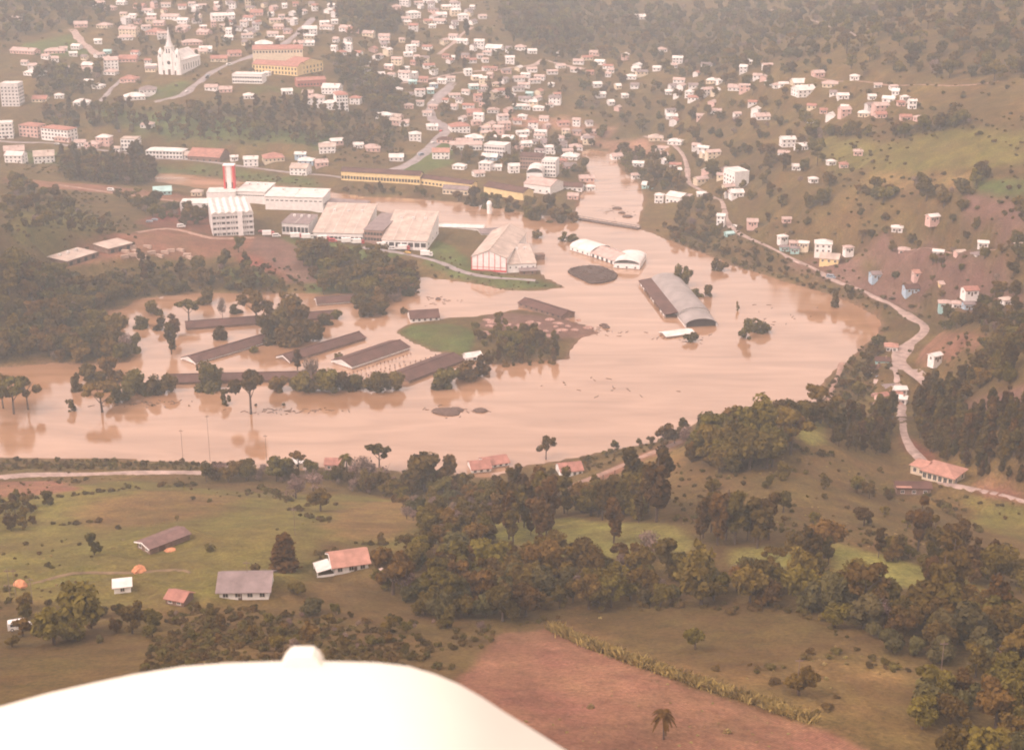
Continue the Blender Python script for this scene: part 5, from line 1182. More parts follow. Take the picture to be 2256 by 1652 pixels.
def trunk_mb(rng, h, r, limbs, spread, top):
    b = MB(); lean = rng.uniform(-.04, .04, 2) * h
    b.tube((0, 0, -1.0), (lean[0] * .5, lean[1] * .5, h * .5), r * 1.25, r * .85); b.tube((lean[0] * .5, lean[1] * .5, h * .5), (lean[0], lean[1], h), r * .85, r * .45)
    for i in range(limbs):
        a = 6.283 * i / limbs + rng.uniform(-.5, .5); z0 = h * rng.uniform(.55, .98)
        b.tube((lean[0] * z0 / h, lean[1] * z0 / h, z0), (math.cos(a) * spread * rng.uniform(.6, 1), math.sin(a) * spread * rng.uniform(.6, 1), min(top, z0 + spread * rng.uniform(.5, 1.1))), r * .42, r * .12, 5)
    return b
PROTO = {}     # kind -> list of (crown mesh, trunk mesh, height, width)
def proto(kind, n):
    out = []
    for v in range(n):
        rng = np.random.default_rng(hash(kind) % 1 + 100 * len(PROTO) + v)
        lobes = []
        if kind == 'broad':
            H, Wd, m, per, sz = 12, 10.5, LEAF, 135, .46
            ex, ez, ox = rng.uniform(.75, 1.25), rng.uniform(.8, 1.2), rng.uniform(-.8, .8)
            for i in range(15):
                a, q = rng.uniform(0, 6.283), math.sqrt(rng.uniform(0, 1)); r = rng.uniform(.9, 2.5)
                lobes.append(((q * 3.5 * ex * math.cos(a) + ox, q * 3.5 / ex * math.sin(a), 3.6 + (rng.uniform(.4, 6.6) - q * 1.2) * ez), (r, r * rng.uniform(.7, 1.1), r * rng.uniform(.6, .95))))
            t = trunk_mb(rng, 6.0, .34, 5, 3.2, 9)
        elif kind == 'light':
            H, Wd, m, per, sz = 9, 9.0, LEAFY, 190, .5
            for i in range(8):
                a, q = rng.uniform(0, 6.283), math.sqrt(rng.uniform(0, 1)); r = rng.uniform(1.5, 2.4)
                lobes.append(((q * 2.6 * math.cos(a), q * 2.6 * math.sin(a), rng.uniform(2.6, 6.4)), (r, r, r * .85)))
            t = trunk_mb(rng, 3.6, .28, 5, 2.6, 6)
        elif kind == 'tall':
            H, Wd, m, per, sz = 18, 7.5, LEAFD, 130, .5
            for i in range(13):
                z = rng.uniform(5.2, 16.4); k = 1 - abs(z - 10.5) / 10; a, q = rng.uniform(0, 6.283), rng.uniform(.2, 1)
                r = rng.uniform(1.1, 1.9); lobes.append(((q * 2.5 * k * math.cos(a), q * 2.5 * k * math.sin(a), z), (r, r, r * 1.0)))
            t = trunk_mb(rng, 16, .26, 7, 2.0, 17)
        elif kind == 'cone':
            H, Wd, m, per, sz = 14, 6.5, LEAFD, 120, .46
            for i in range(14):
                z = 1.6 + 11.4 * (i + .5) / 14; k = (1 - z / 14.5); a = rng.uniform(0, 6.283); r = .7 + 1.9 * k
                lobes.append(((1.0 * k * math.cos(a), 1.0 * k * math.sin(a), z), (r + .4, r + .4, 1.0)))
            t = trunk_mb(rng, 12.5, .24, 3, 1.0, 12)
        elif kind == 'open':
            H, Wd, m, per, sz = 13, 11, LEAF, 120, .5
            for i in range(8):
                a, q = 6.283 * i / 8 + rng.uniform(-.4, .4), rng.uniform(.55, 1); r = rng.uniform(1.2, 2.0)
                lobes.append(((q * 4.3 * math.cos(a), q * 4.3 * math.sin(a), rng.uniform(6.5, 11.4)), (r, r, r * .6)))
            lobes.append(((0, 0, 11.3), (2, 2, 1.2))); t = trunk_mb(rng, 8.5, .36, 8, 4.3, 11.5)
        elif kind == 'bare':
            H, Wd, m, per, sz = 8, 8, TWIG, 110, .22
            for i in range(7):
                a, q = rng.uniform(0, 6.283), rng.uniform(.1, 1); r = rng.uniform(1.4, 2.2)
                lobes.append(((q * 2.4 * math.cos(a), q * 2.4 * math.sin(a), rng.uniform(3.0, 6.4)), (r, r, r)))
            t = trunk_mb(rng, 4.6, .2, 9, 3.2, 7.5)
        elif kind == 'bush':
            H, Wd, m, per, sz = 3.0, 4.0, BUSHM, 90, .30
            for i in range(5):
                a, q = rng.uniform(0, 6.283), rng.uniform(.1, 1); r = rng.uniform(.7, 1.2)
                lobes.append(((q * 1.1 * math.cos(a), q * 1.1 * math.sin(a), rng.uniform(.6, 1.9)), (r, r, r * .8)))
            t = None
        elif kind == 'tuft':
            H, Wd, m, per, sz = 1.2, 1.8, STRAWM, 26, .26
            lobes = [((0, 0, .4), (.8, .8, .5)), ((.5, .3, .3), (.5, .5, .4))]; t = None
        V, F = sprays(rng, lobes, per, sz)
        out.append((fastmesh('crown_' + kind, V, F, m), t.me('trunk_' + kind, [BARK]) if t else None, H, Wd))
    PROTO[kind] = out
STRAWM = mat('dry_grass_tuft', (0.27, 0.20, 0.075), .95, .3, .6, rand=.7, col2=(.15, .11, .04))
for k, n in (('broad', 10), ('light', 3), ('tall', 5), ('cone', 3), ('open', 4), ('bare', 2), ('bush', 3), ('tuft', 2)): proto(k, n)
def palm_proto():
    rng = np.random.default_rng(5); b = MB(); V, F = [], []
    b.tube((0, 0, -.5), (.15, 0, 3), .24, .18, 7); b.tube((.15, 0, 3), (.3, .1, 6.4), .18, .15, 7)
    for i in range(22):
        a = 6.283 * i / 22 + rng.uniform(-.15, .15); el = rng.uniform(-.5, 1.2); L = rng.uniform(2.2, 3.0); side = np.array([-math.sin(a), math.cos(a), 0])
        pts = []
        for s in np.linspace(0, 1, 7):
            pts.append(np.array([.3 + math.cos(a) * L * s * math.cos(el * .6), .1 + math.sin(a) * L * s * math.cos(el * .6), 6.3 + L * (math.sin(el) * s - 1.0 * s * s)]))
        for p, q, s in zip(pts, pts[1:], np.linspace(.1, .9, 6)):
            wd = .42 * math.sin(math.pi * (s * .85 + .12)) + .04
            for sg in (-1, 1):
                k = len(V); d = side * sg * wd + np.array([0, 0, -.22 * wd])
                V += [p, q, q + d * .9, p + d]; F.append((k, k + 1, k + 2, k + 3))
    PROTO['palm'] = [(fastmesh('crown_palm', np.array(V), np.array(F), LEAF), b.me('trunk_palm', [BARK]), 8.0, 5.5)]
palm_proto()
NAMES = {'broad': ('broadleaf_tree', 'tree'), 'light': ('light_green_tree', 'tree'), 'tall': ('pine_tree', 'pine'), 'cone': ('conical_tree', 'tree'), 'open': ('spreading_tree', 'tree'), 'bare': ('leafless_tree', 'tree'), 'palm': ('palm_tree', 'palm')}
def tree(kind, x, y, z, sxy, sz, lab, group=None, var=None):
    cr, tr, H, Wd = random.choice(PROTO[kind]) if var is None else PROTO[kind][var]
    root = bpy.data.objects.new(NAMES[kind][0], None); root.location = (float(x), float(y), float(z)); root.rotation_euler = (0, 0, random.uniform(0, 6.283)); root.scale = (sxy, sxy, sz); COL.objects.link(root)
    tag(root, lab, NAMES[kind][1], group)
    a = ob('crown', cr, root); t = ob('trunk', tr, root)
    return root

# trees that can be picked out one by one: kind, label, group, [(u, v of the foot, height px, width px)...]
SPECIAL = [
    ('broad', 'half-sunken bushy tree in the flooded yards between the barns', 'half-sunken trees between the barns', [(340, 692, 34, 46), (352, 726, 30, 34), (452, 668, 36, 50), (520, 690, 30, 34), (742, 702, 26, 30), (716, 716, 30, 38), (560, 776, 18, 26), (746, 790, 16, 24), (890, 690, 16, 20), (842, 690, 34, 48), (806, 696, 40, 52)]),
    ('open', 'spreading tree standing in the river at the left edge', 'flooded trees at the left edge', [(30, 912, 92, 80), (62, 902, 80, 60), (8, 900, 84, 60)]),
    ('broad', 'small round tree alone in the water left of the spreading one', None, [(158, 905, 30, 26)]),
    ('open', 'spreading flooded tree with a wide leaning crown in the left channel', None, [(226, 908, 74, 86)]),
    ('broad', 'bushy flooded tree just behind the wide leaning one', None, [(264, 884, 60, 66)]),
    ('broad', 'flooded tree in the row left of the long low barn', 'row of trees before the long low barn', [(306, 868, 62, 70), (338, 866, 54, 56), (370, 862, 52, 50)]),
    ('broad', 'flooded tree in the pair below the left wooded point', 'pair below the left point', [(205, 842, 52, 70), (248, 838, 58, 66), (168, 860, 50, 36)]),
    ('broad', 'large round dark tree on the long low barn', None, [(463, 858, 62, 70)]),
    ('open', 'tall open tree in the river with its mirror image below', None, [(553, 912, 108, 86)]),
    ('broad', 'small dark tree left of the tall open river tree', None, [(498, 890, 36, 28)]),
    ('broad', 'flooded tree in the hedge between long barn and river', 'hedge of trees along the barns', [(660, 860, 56, 70), (724, 860, 66, 76), (782, 856, 46, 64), (832, 860, 54, 72), (870, 856, 50, 60), (616, 860, 44, 54), (760, 858, 44, 60), (694, 860, 40, 50)]),
    ('tall', 'dark narrow tree before the brown-roofed barn', None, [(656, 818, 52, 30)]),
    ('bare', 'bare leaning tree before the brown-roofed barn', None, [(690, 848, 74, 46)]),
    ('broad', 'flooded tree in the clump below the island barn', 'clump below the island barn', [(985, 850, 54, 74), (1030, 834, 56, 64), (1066, 828, 48, 48), (966, 856, 26, 40)]),
    ('broad', 'round tree cut off by the straight dark barn', None, [(486, 747, 40, 40)]),
    ('tall', 'dark ivy-clad tree in the western flooded yard', 'ivy-clad pair in the western yard', [(378, 780, 76, 34), (384, 740, 54, 38)]),
    ('open', 'open tree behind the ivy-clad pair', None, [(416, 706, 52, 60)]),
    ('broad', 'shaggy tree at the wooded point beside the flooded yard', 'shaggy trees at the wooded point', [(252, 752, 72, 62), (296, 775, 54, 40), (262, 716, 40, 44)]),
    ('broad', 'low tree in the water right of the wooded point', None, [(312, 722, 26, 40)]),
    ('bare', 'thin leafless tree behind the straight barn', None, [(491, 704, 56, 26)]),
    ('open', 'spreading tree at the left of the big flooded clump', None, [(566, 716, 82, 84)]),
    ('broad', 'big dark tree in the central flooded clump', 'big flooded clump', [(626, 704, 80, 76), (650, 700, 66, 60), (600, 752, 64, 70), (640, 758, 70, 80), (690, 752, 62, 64), (622, 730, 66, 70), (668, 730, 64, 70)]),
    ('broad', 'tall lollipop tree alone in the open water', None, [(1505, 630, 62, 42)]),
    ('broad', 'small tree beside the vaulted warehouse', 'small trees behind the vaulted warehouse', [(1561, 652, 36, 28), (1534, 652, 22, 40)]),
    ('broad', 'low dark bush-like tree close to the far right shore', None, [(1584, 595, 30, 44)]),
    ('broad', 'pair of bushy trees in open water right of the warehouse', 'bushy pair in open water', [(1642, 746, 46, 40), (1676, 732, 34, 52)]),
    ('broad', 'small stump-like tree in the water', None, [(1625, 684, 22, 10)]),
    ('broad', 'small round tree at the sunken sheet roof', None, [(1520, 752, 26, 36)]),
    ('broad', 'low tree group upstream of the white warehouses', 'low trees upstream of the white warehouses', [(1240, 532, 22, 26), (1262, 532, 22, 34), (1184, 524, 20, 30)]),
    ('cone', 'dark tree at the right shore with its reflection', None, [(1840, 676, 40, 22)]),
    ('open', 'feathery tree at the near shore right of the sunken houses', None, [(1203, 1012, 56, 46)]),
    ('broad', 'small round shore tree right of the lane', 'small shore trees', [(1355, 992, 26, 26), (1408, 982, 20, 18), (1434, 976, 20, 20)]),
    ('broad', 'shore tree at the foot of the wooded knoll', 'trees at the foot of the knoll', [(1462, 985, 58, 50), (1486, 978, 48, 40)]),
    ('tall', 'slim tree at the foot of the wooded knoll', None, [(1503, 968, 58, 28)]),
    ('palm', 'bushy palm on the near shore beside the reddish house', None, [(766, 1050, 62, 44)]),
    ('palm', 'lone palm in the red ploughed field', None, [(1462, 1628, 84, 62)]),
    ('broad', 'big dark broadleaf tree in the middle of the near shore', 'large trees of the middle shore', [(935, 1082, 108, 100), (985, 1080, 82, 62)]),
    ('broad', 'rounded shore tree left of the palm', None, [(620, 1050, 56, 58)]),
    ('open', 'thin flat-topped tree rising above the shore', None, [(836, 1040, 72, 58)]),
    ('open', 'small flat-topped tree behind the rounded shore tree', None, [(658, 1040, 52, 40)]),
    ('broad', 'little round tree between hut and reddish house', None, [(690, 1040, 30, 26)]),
    ('broad', 'dark tree at the end of the shore road', None, [(455, 1062, 56, 36)]),
    ('broad', 'tree pair right of the shore road end', 'pair at the shore road end', [(518, 1048, 44, 40), (546, 1046, 50, 42)]),
    ('broad', 'lone small tree on the pasture left of the dark shed', None, [(208, 1222, 56, 38)]),
    ('cone', 'broad conical tree left of the red-roofed house', None, [(628, 1254, 88, 74)]),
    ('broad', 'huge broadleaf tree hiding the white truck', 'huge trees at bottom left', [(170, 1400, 150, 140), (120, 1420, 110, 100)]),
    ('broad', 'dark tree right of the white truck', None, [(292, 1395, 84, 66)]),
    ('light', 'bright green round tree below the red-roofed house', None, [(690, 1352, 44, 64)]),
    ('broad', 'dark round bush-like tree between the two near houses', None, [(652, 1308, 34, 54)]),
    ('broad', 'grey-green tree in the pasture below the shore', None, [(706, 1126, 62, 66)]),
    ('bare', 'leafless mauve tree on the near shore', 'leafless trees on the near shore', [(652, 1098, 56, 70), (690, 1082, 48, 60), (800, 1062, 60, 80), (850, 1066, 46, 60)]),
    ('broad', 'hazy round tree in the straw field', None, [(1760, 1532, 74, 74)]),
    ('broad', 'dark rounded tree above the cane hedge', None, [(1531, 1430, 62, 56)]),
    ('tall', 'tall pine with a bare trunk in the bright clearing', None, [(1352, 1196, 112, 52)]),
    ('bare', 'leafless spreading tree at the right of the bright clearing', None, [(1420, 1235, 72, 84)]),
    ('broad', 'dark round tree in the trunk-lined clearing', None, [(1222, 1215, 62, 56)]),
    ('broad', 'tree standing before the concrete factory block', None, [(526, 556, 44, 30)]),
    ('palm', 'pale palm in the lower right corner', None, [(2210, 1640, 50, 50)]),
    ('palm', 'palm at the right edge above the corner palm', None, [(2040, 1590, 56, 44)]),
]
for kind, lab, grp, L in SPECIAL:
    for u, v, hp, wp in L:
        p = hit(u, v); dep = project(p)[2][0]; var = random.randrange(len(PROTO[kind])); H, Wd = PROTO[kind][var][2:]
        sub = 0.0
        if p[2] < .15 and kind != 'palm': sub = .05 if kind in ('tall', 'cone', 'bare') else .14 if kind == 'open' else .27    # the flood stands up to the lower limbs
        sz = hp * dep / FPX / (H * (1 - sub))
        tree(kind, p[0], p[1], p[2] - .1 - sub * H * sz, wp * dep / FPX / Wd, sz, lab, grp, var)
        EXCL.append((p[0], p[1], 2.0))

# woods and scattered trees: outline px, spacing m, kinds, scale range, label of a tree there, whether it may stand in water
ZONES = [
    ([(-40, 590), (60, 575), (130, 612), (190, 625), (250, 625), (300, 645), (268, 672), (200, 690), (182, 700), (206, 722), (250, 748), (286, 782), (272, 800), (100, 802), (-40, 810)], 6.5, 'broad', (.8, 1.25), 'dark broadleaf tree in the wood on the left hillside', 0),
    ([(190, 610), (300, 598), (470, 580), (540, 600), (640, 640), (560, 646), (400, 646), (300, 656), (250, 640)], 8, 'broad broad tall', (.65, 1.0), 'tree in the strip above the flooded western yard', 0),
    ([(12, 395), (60, 400), (180, 475), (270, 525), (200, 540), (100, 548), (12, 565)], 12, 'broad', (.5, .9), 'tree on the open slope left of the factory', 0),
    ([(120, 350), (330, 352), (345, 398), (300, 412), (150, 398)], 7, 'broad tall', (.7, 1.1), 'tree in the dark grove left of the striped tower', 0),
    ([(240, 430), (400, 462), (470, 480), (420, 498), (300, 470)], 9, 'broad', (.6, .9), 'tree on the bank below the factory annex', 0),
    ([(660, 560), (720, 568), (800, 572), (880, 592), (930, 612), (915, 650), (860, 672), (800, 680), (740, 668), (700, 640), (660, 600)], 7.5, 'broad broad open', (.7, 1.15), 'tree in the leafy clump between factory and barns', 1),
    ([(1070, 772), (1240, 775), (1250, 800), (1170, 808), (1070, 806)], 5.6, 'tall broad broad', (.4, .68), 'tall tree in the dense grove at the front of the island', 1),
    ([(1035, 725), (1140, 730), (1230, 750), (1240, 772), (1080, 772), (1050, 760)], 7, 'broad', (.5, .8), 'tree in the middle of the island', 1),
    ([(440, 1035), (600, 1042), (760, 1040), (900, 1058), (1020, 1062), (1010, 1092), (860, 1096), (700, 1066), (560, 1062), (450, 1064)], 6, 'broad broad bare', (.45, .85), 'small tree in the near shore thicket', 0),
    ([(860, 1098), (1060, 1092), (1110, 1180), (1000, 1232), (880, 1250), (920, 1180)], 8.5, 'broad broad broad bare', (.4, .8), 'tree in the hedged slope right of the pasture', 0),
    ([(1000, 1070), (1110, 1068), (1240, 1082), (1230, 1120), (1100, 1130), (1010, 1105)], 7.5, 'broad', (.5, .8), 'tree in the thicket below the sunken houses', 0),
    ([(1492, 1005), (1530, 975), (1580, 955), (1640, 948), (1720, 938), (1730, 960), (1760, 1000), (1730, 1030), (1660, 1046), (1560, 1046)], 6.5, 'broad', (.95, 1.3), 'round tree in the wood on the knoll', 0),
    ([(1690, 948), (1735, 932), (1830, 921), (1850, 932), (1822, 938), (1738, 942)], 5, 'broad', (.8, 1.05), 'tree along the back of the knoll clearing', 0),
    ([(1828, 930), (1960, 915), (1975, 965), (1940, 1005), (1840, 990)], 5.5, 'tall cone', (.5, .72), 'pine in the dark stand right of the knoll clearing', 0),
    ([(2012, 890), (2080, 878), (2130, 925), (2300, 925), (2300, 1075), (2150, 1060), (2066, 1015), (2022, 960)], 3.9, 'tall cone', (.5, .8), 'pine in the plantation above the riverside road', 0),
    ([(2110, 820), (2260, 790), (2280, 850), (2110, 885)], 7, 'broad tall', (.5, .8), 'tree on the ridge above the plantation', 0),
    ([(1285, 1112), (1330, 1096), (1450, 1105), (1472, 1150), (1380, 1152), (1265, 1140)], 7, 'tall broad', (.9, 1.2), 'dark tree in the tall grove behind the bright clearing', 0),
    ([(1120, 1130), (1250, 1125), (1250, 1195), (1180, 1215), (1110, 1190)], 8, 'tall', (.8, 1.05), 'bare-trunked pine in the stand left of the bright clearing', 0),
    ([(830, 1290), (1000, 1225), (1180, 1225), (1300, 1250), (1480, 1245), (1600, 1270), (1760, 1270), (1820, 1310), (1780, 1350), (1540, 1335), (1260, 1350), (1040, 1378), (900, 1350)], 7.0, 'broad broad broad light', (.65, 1.05), 'broadleaf tree in the gully wood below the bright clearing', 0),
    ([(1760, 1275), (1960, 1300), (2120, 1360), (2256, 1400), (2290, 1480), (2256, 1560), (2120, 1500), (1980, 1440), (1860, 1400), (1780, 1340)], 7.0, 'broad broad light', (.7, 1.05), 'broadleaf tree in the gully wood at lower right', 0),
    ([(1530, 1165), (1690, 1180), (1720, 1210), (1600, 1215), (1535, 1195)], 7, 'tall', (.85, 1.1), 'slim pine in the row on the middle slope', 0),
    ([(1720, 1205), (1830, 1215), (1850, 1260), (1740, 1262)], 7, 'tall broad', (.8, 1.1), 'dark tree between the two bright clearings', 0),
    ([(1880, 1215), (2000, 1210), (2140, 1235), (2256, 1290), (2256, 1330), (2120, 1285), (1980, 1240)], 7, 'broad tall', (.6, .95), 'tree in the belt right of the middle slope', 0),
    ([(1990, 1280), (2120, 1330), (2240, 1390), (2200, 1420), (2060, 1370)], 7.5, 'broad tall', (.8, 1.1), 'dark tree below the right-hand clearing', 0),
    ([(2060, 1510), (2256, 1570), (2300, 1690), (2080, 1690), (2000, 1600)], 7, 'broad light', (.6, .9), 'tree in the lower right corner wood', 0),
    ([(1500, 1090), (1800, 1060), (1960, 1080), (2150, 1200), (1900, 1190), (1640, 1150)], 17, 'broad', (.3, .6), 'small tree dotted over the brown slope', 0),
    ([(40, 1330), (330, 1345), (420, 1400), (100, 1440), (-40, 1420)], 10, 'broad', (.25, .5), 'tree in the thicket at bottom left', 0),
    ([(360, 1345), (640, 1345), (900, 1360), (1080, 1385), (980, 1440), (700, 1440), (400, 1430)], 9, 'broad broad bare', (.22, .42), 'small tree in the scrub above the aircraft nose', 0),
    ([(-40, 1105), (110, 1110), (90, 1160), (-40, 1180)], 7, 'broad', (.4, .6), 'small tree in the left pasture thicket', 0),
    ([(880, 1215), (1000, 1170), (1090, 1190), (1000, 1225), (900, 1260)], 8, 'broad', (.5, .9), 'tree in the hedgerow right of the red-roofed house', 0),
    ([(1840, 815), (1900, 778), (1945, 742), (1960, 760), (1930, 800), (1920, 870), (1850, 888), (1838, 850)], 7, 'broad', (.35, .7), 'small tree on the right bank below the houses', 0),
    ([(2050, 712), (2256, 695), (2290, 790), (2130, 815), (2180, 745), (2060, 735)], 7, 'broad', (.45, .8), 'tree on the scrubby hill above the red cutting', 0),
    ([(1900, 470), (2060, 440), (2256, 470), (2256, 690), (2080, 670), (1950, 620), (1850, 560), (1860, 500)], 12, 'broad', (.45, .85), 'tree among the houses of the right slope', 0),
    ([(1430, 520), (1600, 592), (1760, 640), (1880, 675), (1900, 660), (1760, 610), (1620, 545), (1460, 500)], 9, 'broad', (.3, .6), 'small tree on the verge between road and river', 0),
    ([(120, 240), (330, 235), (560, 235), (800, 255), (900, 290), (860, 340), (700, 320), (500, 318), (300, 300), (60, 290)], 9.5, 'broad broad tall', (.55, 1.0), 'tree on the dark slope below the church', 0),
    ([(730, 130), (820, 150), (900, 210), (900, 250), (830, 260), (760, 200)], 8, 'broad', (.7, 1.1), 'tree in the dark dell right of the school', 0),
    ([(90, 150), (220, 150), (230, 200), (130, 225), (70, 215)], 9, 'broad', (.7, 1.1), 'tree in the dark grove left of the church', 0),
    ([(0, 0), (230, 0), (250, 60), (150, 62), (0, 90)], 13, 'broad', (.7, 1.2), 'tree on the far wooded hill at upper left', 0),
    ([(240, 0), (740, 0), (900, 80), (1250, 60), (1250, 260), (1000, 280), (880, 210), (720, 130), (240, 150)], 19, 'broad broad tall', (.5, 1.0), 'tree between the houses of the upper town', 0),
    ([(740, 0), (900, 0), (880, 70), (760, 80)], 11, 'broad', (.8, 1.2), 'tree on the far bare hill behind the town', 0),
    ([(1100, 0), (1260, 0), (1270, 130), (1180, 110), (1100, 60)], 10, 'broad', (.8, 1.2), 'tree in the far wood right of the upper town', 0),
    ([(980, 290), (1330, 290), (1330, 400), (1150, 380), (1000, 360)], 13, 'broad', (.6, 1.1), 'tree between the riverside town buildings', 0),
    ([(1000, 430), (1160, 455), (1270, 470), (1262, 496), (1190, 488), (1110, 468), (1010, 452)], 9, 'broad', (.6, 1.1), 'tree in the flooded belt along the north bank', 1),
    ([(740, 408), (1000, 428), (1000, 440), (820, 432), (740, 424)], 9, 'broad', (.3, .6), 'small tree on the railway bank', 0),
    ([(1260, 130), (1750, 150), (1800, 300), (1840, 500), (1640, 520), (1560, 420), (1500, 300), (1270, 240)], 17, 'broad', (.6, 1.1), 'tree on the hazy slope beyond the river', 0),
    ([(1350, 330), (1480, 345), (1500, 420), (1410, 430), (1360, 380)], 10, 'broad', (.6, 1.0), 'tree on the far bank beyond the flooded bridge', 0),
    ([(1250, 0), (1700, 0), (1720, 140), (1260, 110)], 16, 'broad', (.8, 1.2), 'tree on the far hazy hill at top centre', 0),
    ([(1700, 0), (2256, 0), (2256, 180), (1730, 160)], 17, 'broad', (.8, 1.2), 'tree on the far hazy hill at top right', 0),
    ([(1770, 290), (1960, 300), (2010, 280), (2130, 255), (2140, 275), (1990, 305), (1800, 318)], 7, 'broad', (.7, 1.1), 'tree in the dark belt below the far lane', 0),
    ([(1880, 420), (2060, 425), (2140, 420), (2160, 380), (2180, 385), (2150, 450), (2050, 455), (1900, 445)], 8, 'broad', (.7, 1.1), 'tree along the far pasture hedge', 0),
    ([(2010, 395), (2060, 395), (2060, 415), (2010, 415)], 8, 'broad', (.8, 1.0), 'tree in the little grove on the far pasture', 0),
    ([(1500, 440), (1560, 440), (1600, 520), (1560, 545), (1480, 520)], 10, 'broad', (.5, .9), 'tree on the flood edge right of the bridge', 0),
]
ALLT = []
RP = [(P[::2], w) for P, w in ROADS]
EX = np.array(EXCL)
def clear_of(x, y, r):
    ok = np.ones(len(x), bool)
    for ex, ey, er in EX: ok &= (x - ex) ** 2 + (y - ey) ** 2 > (er * .8 + r) ** 2
    for P, w in RP:
        lo, hi = P.min(0) - 12, P.max(0) + 12; k = np.where((x > lo[0]) & (x < hi[0]) & (y > lo[1]) & (y < hi[1]))[0]
        for i in range(0, len(k), 500):
            q = k[i:i + 500]; ok[q] &= np.min(np.hypot(x[q, None] - P[None, :, 0], y[q, None] - P[None, :, 1]), 1) > w / 2 + r
    return ok
def grid_in(P, sp, rng):
    lo, hi = P.min(0), P.max(0)
    gx, gy = np.meshgrid(np.arange(lo[0], hi[0] + sp, sp), np.arange(lo[1], hi[1] + sp, sp * .9)); gx[1::2] += sp / 2
    x = gx.ravel() + rng.uniform(-.42, .42, gx.size) * sp; y = gy.ravel() + rng.uniform(-.42, .42, gx.size) * sp
    k = inpoly(x, y, P) & (np.abs(x) < halfw(y) - 4); return x[k], y[k]
trng = np.random.default_rng(77)
for zi, (px, sp, kinds, sr, lab, wet) in enumerate(ZONES):
    P = np.array(gpoly(px)); x, y = grid_in(P, sp, trng)
    if not len(x): continue
    wd = waterdist(x, y); z = height(x, y)
    k = clear_of(x, y, 1.2) & ((wd > 1.0) | (wet == 1)); x, y, z = x[k], y[k], np.where(wd[k] < 0, -2.6, z[k])
    for a, b_, c in zip(x, y, z):
        kd = random.choice(kinds.split()); sc = random.uniform(*sr) * random.choice((.6, .75, .9, 1, 1, 1.1, 1.25))
        if kd == 'broad' and 'island' not in lab and not lab.startswith('small'):
            kd = random.choice(['broad'] * 15 + ['open', 'light', 'light', 'bare'])
        if kd == 'tall' and lab.startswith('small'): kd = 'broad'
        ALLT.append((a, b_, c, kd, sc * random.uniform(.85, 1.15), sc, lab, zi))
XY = np.array([(t[0], t[1], t[2]) for t in ALLT]); U, Vv, Dp = project(XY)
px_h = np.array([PROTO[t[3]][0][2] * t[5] for t in ALLT]) * FPX / Dp
inside = (U > -20) & (U < FW + 20) & (Vv > 0) & (Vv < FH + 40) & ~((Vv > 1470) & (U < 1150))
# how open to view each tree is: sample the line of sight to its upper crown over the ground
vis = np.array([bool(np.all(CAM[2] + (np.array([t[0], t[1], t[2] + 6]) - CAM)[2] * s > height(t[0] * s, t[1] * s)) ) if f else False
                for t, f in zip(ALLT, inside) for s in (np.linspace(.3, .98, 24),)])
order = np.argsort(-px_h * (inside & vis))
solo = {'pine': 0, 'tree': 0}; chosen = set()
for i in order:
    if not (inside[i] and vis[i]): break
    c = 'pine' if ALLT[i][3] == 'tall' else 'tree'
    if solo[c] >= (110 if c == 'pine' else 215): continue
    solo[c] += 1; chosen.add(i)
FIRST = {}
for i in sorted(chosen):
    x, y, z, kd, sxy, sz, lab, zi = ALLT[i]
    if kd == 'tall' and 'pine' not in lab: lab = lab.replace('broadleaf tree', 'pine').replace('tree', 'slim pine', 1)
    elif kd != 'tall' and 'pine' in lab: lab = lab.replace('bare-trunked pine', 'leafy tree').replace('slim pine', 'leafy tree').replace('pine', 'conical tree', 1)
    if kd == 'light': lab = 'pale green ' + lab
    elif kd == 'bare': lab = 'leafless ' + lab
    elif kd == 'open': lab = 'spreading ' + lab
    tree(kd, x, y, z - .2, sxy, sz, lab, 'trees: ' + lab.replace('pale green ', '').replace('leafless ', '').replace('spreading ', ''))

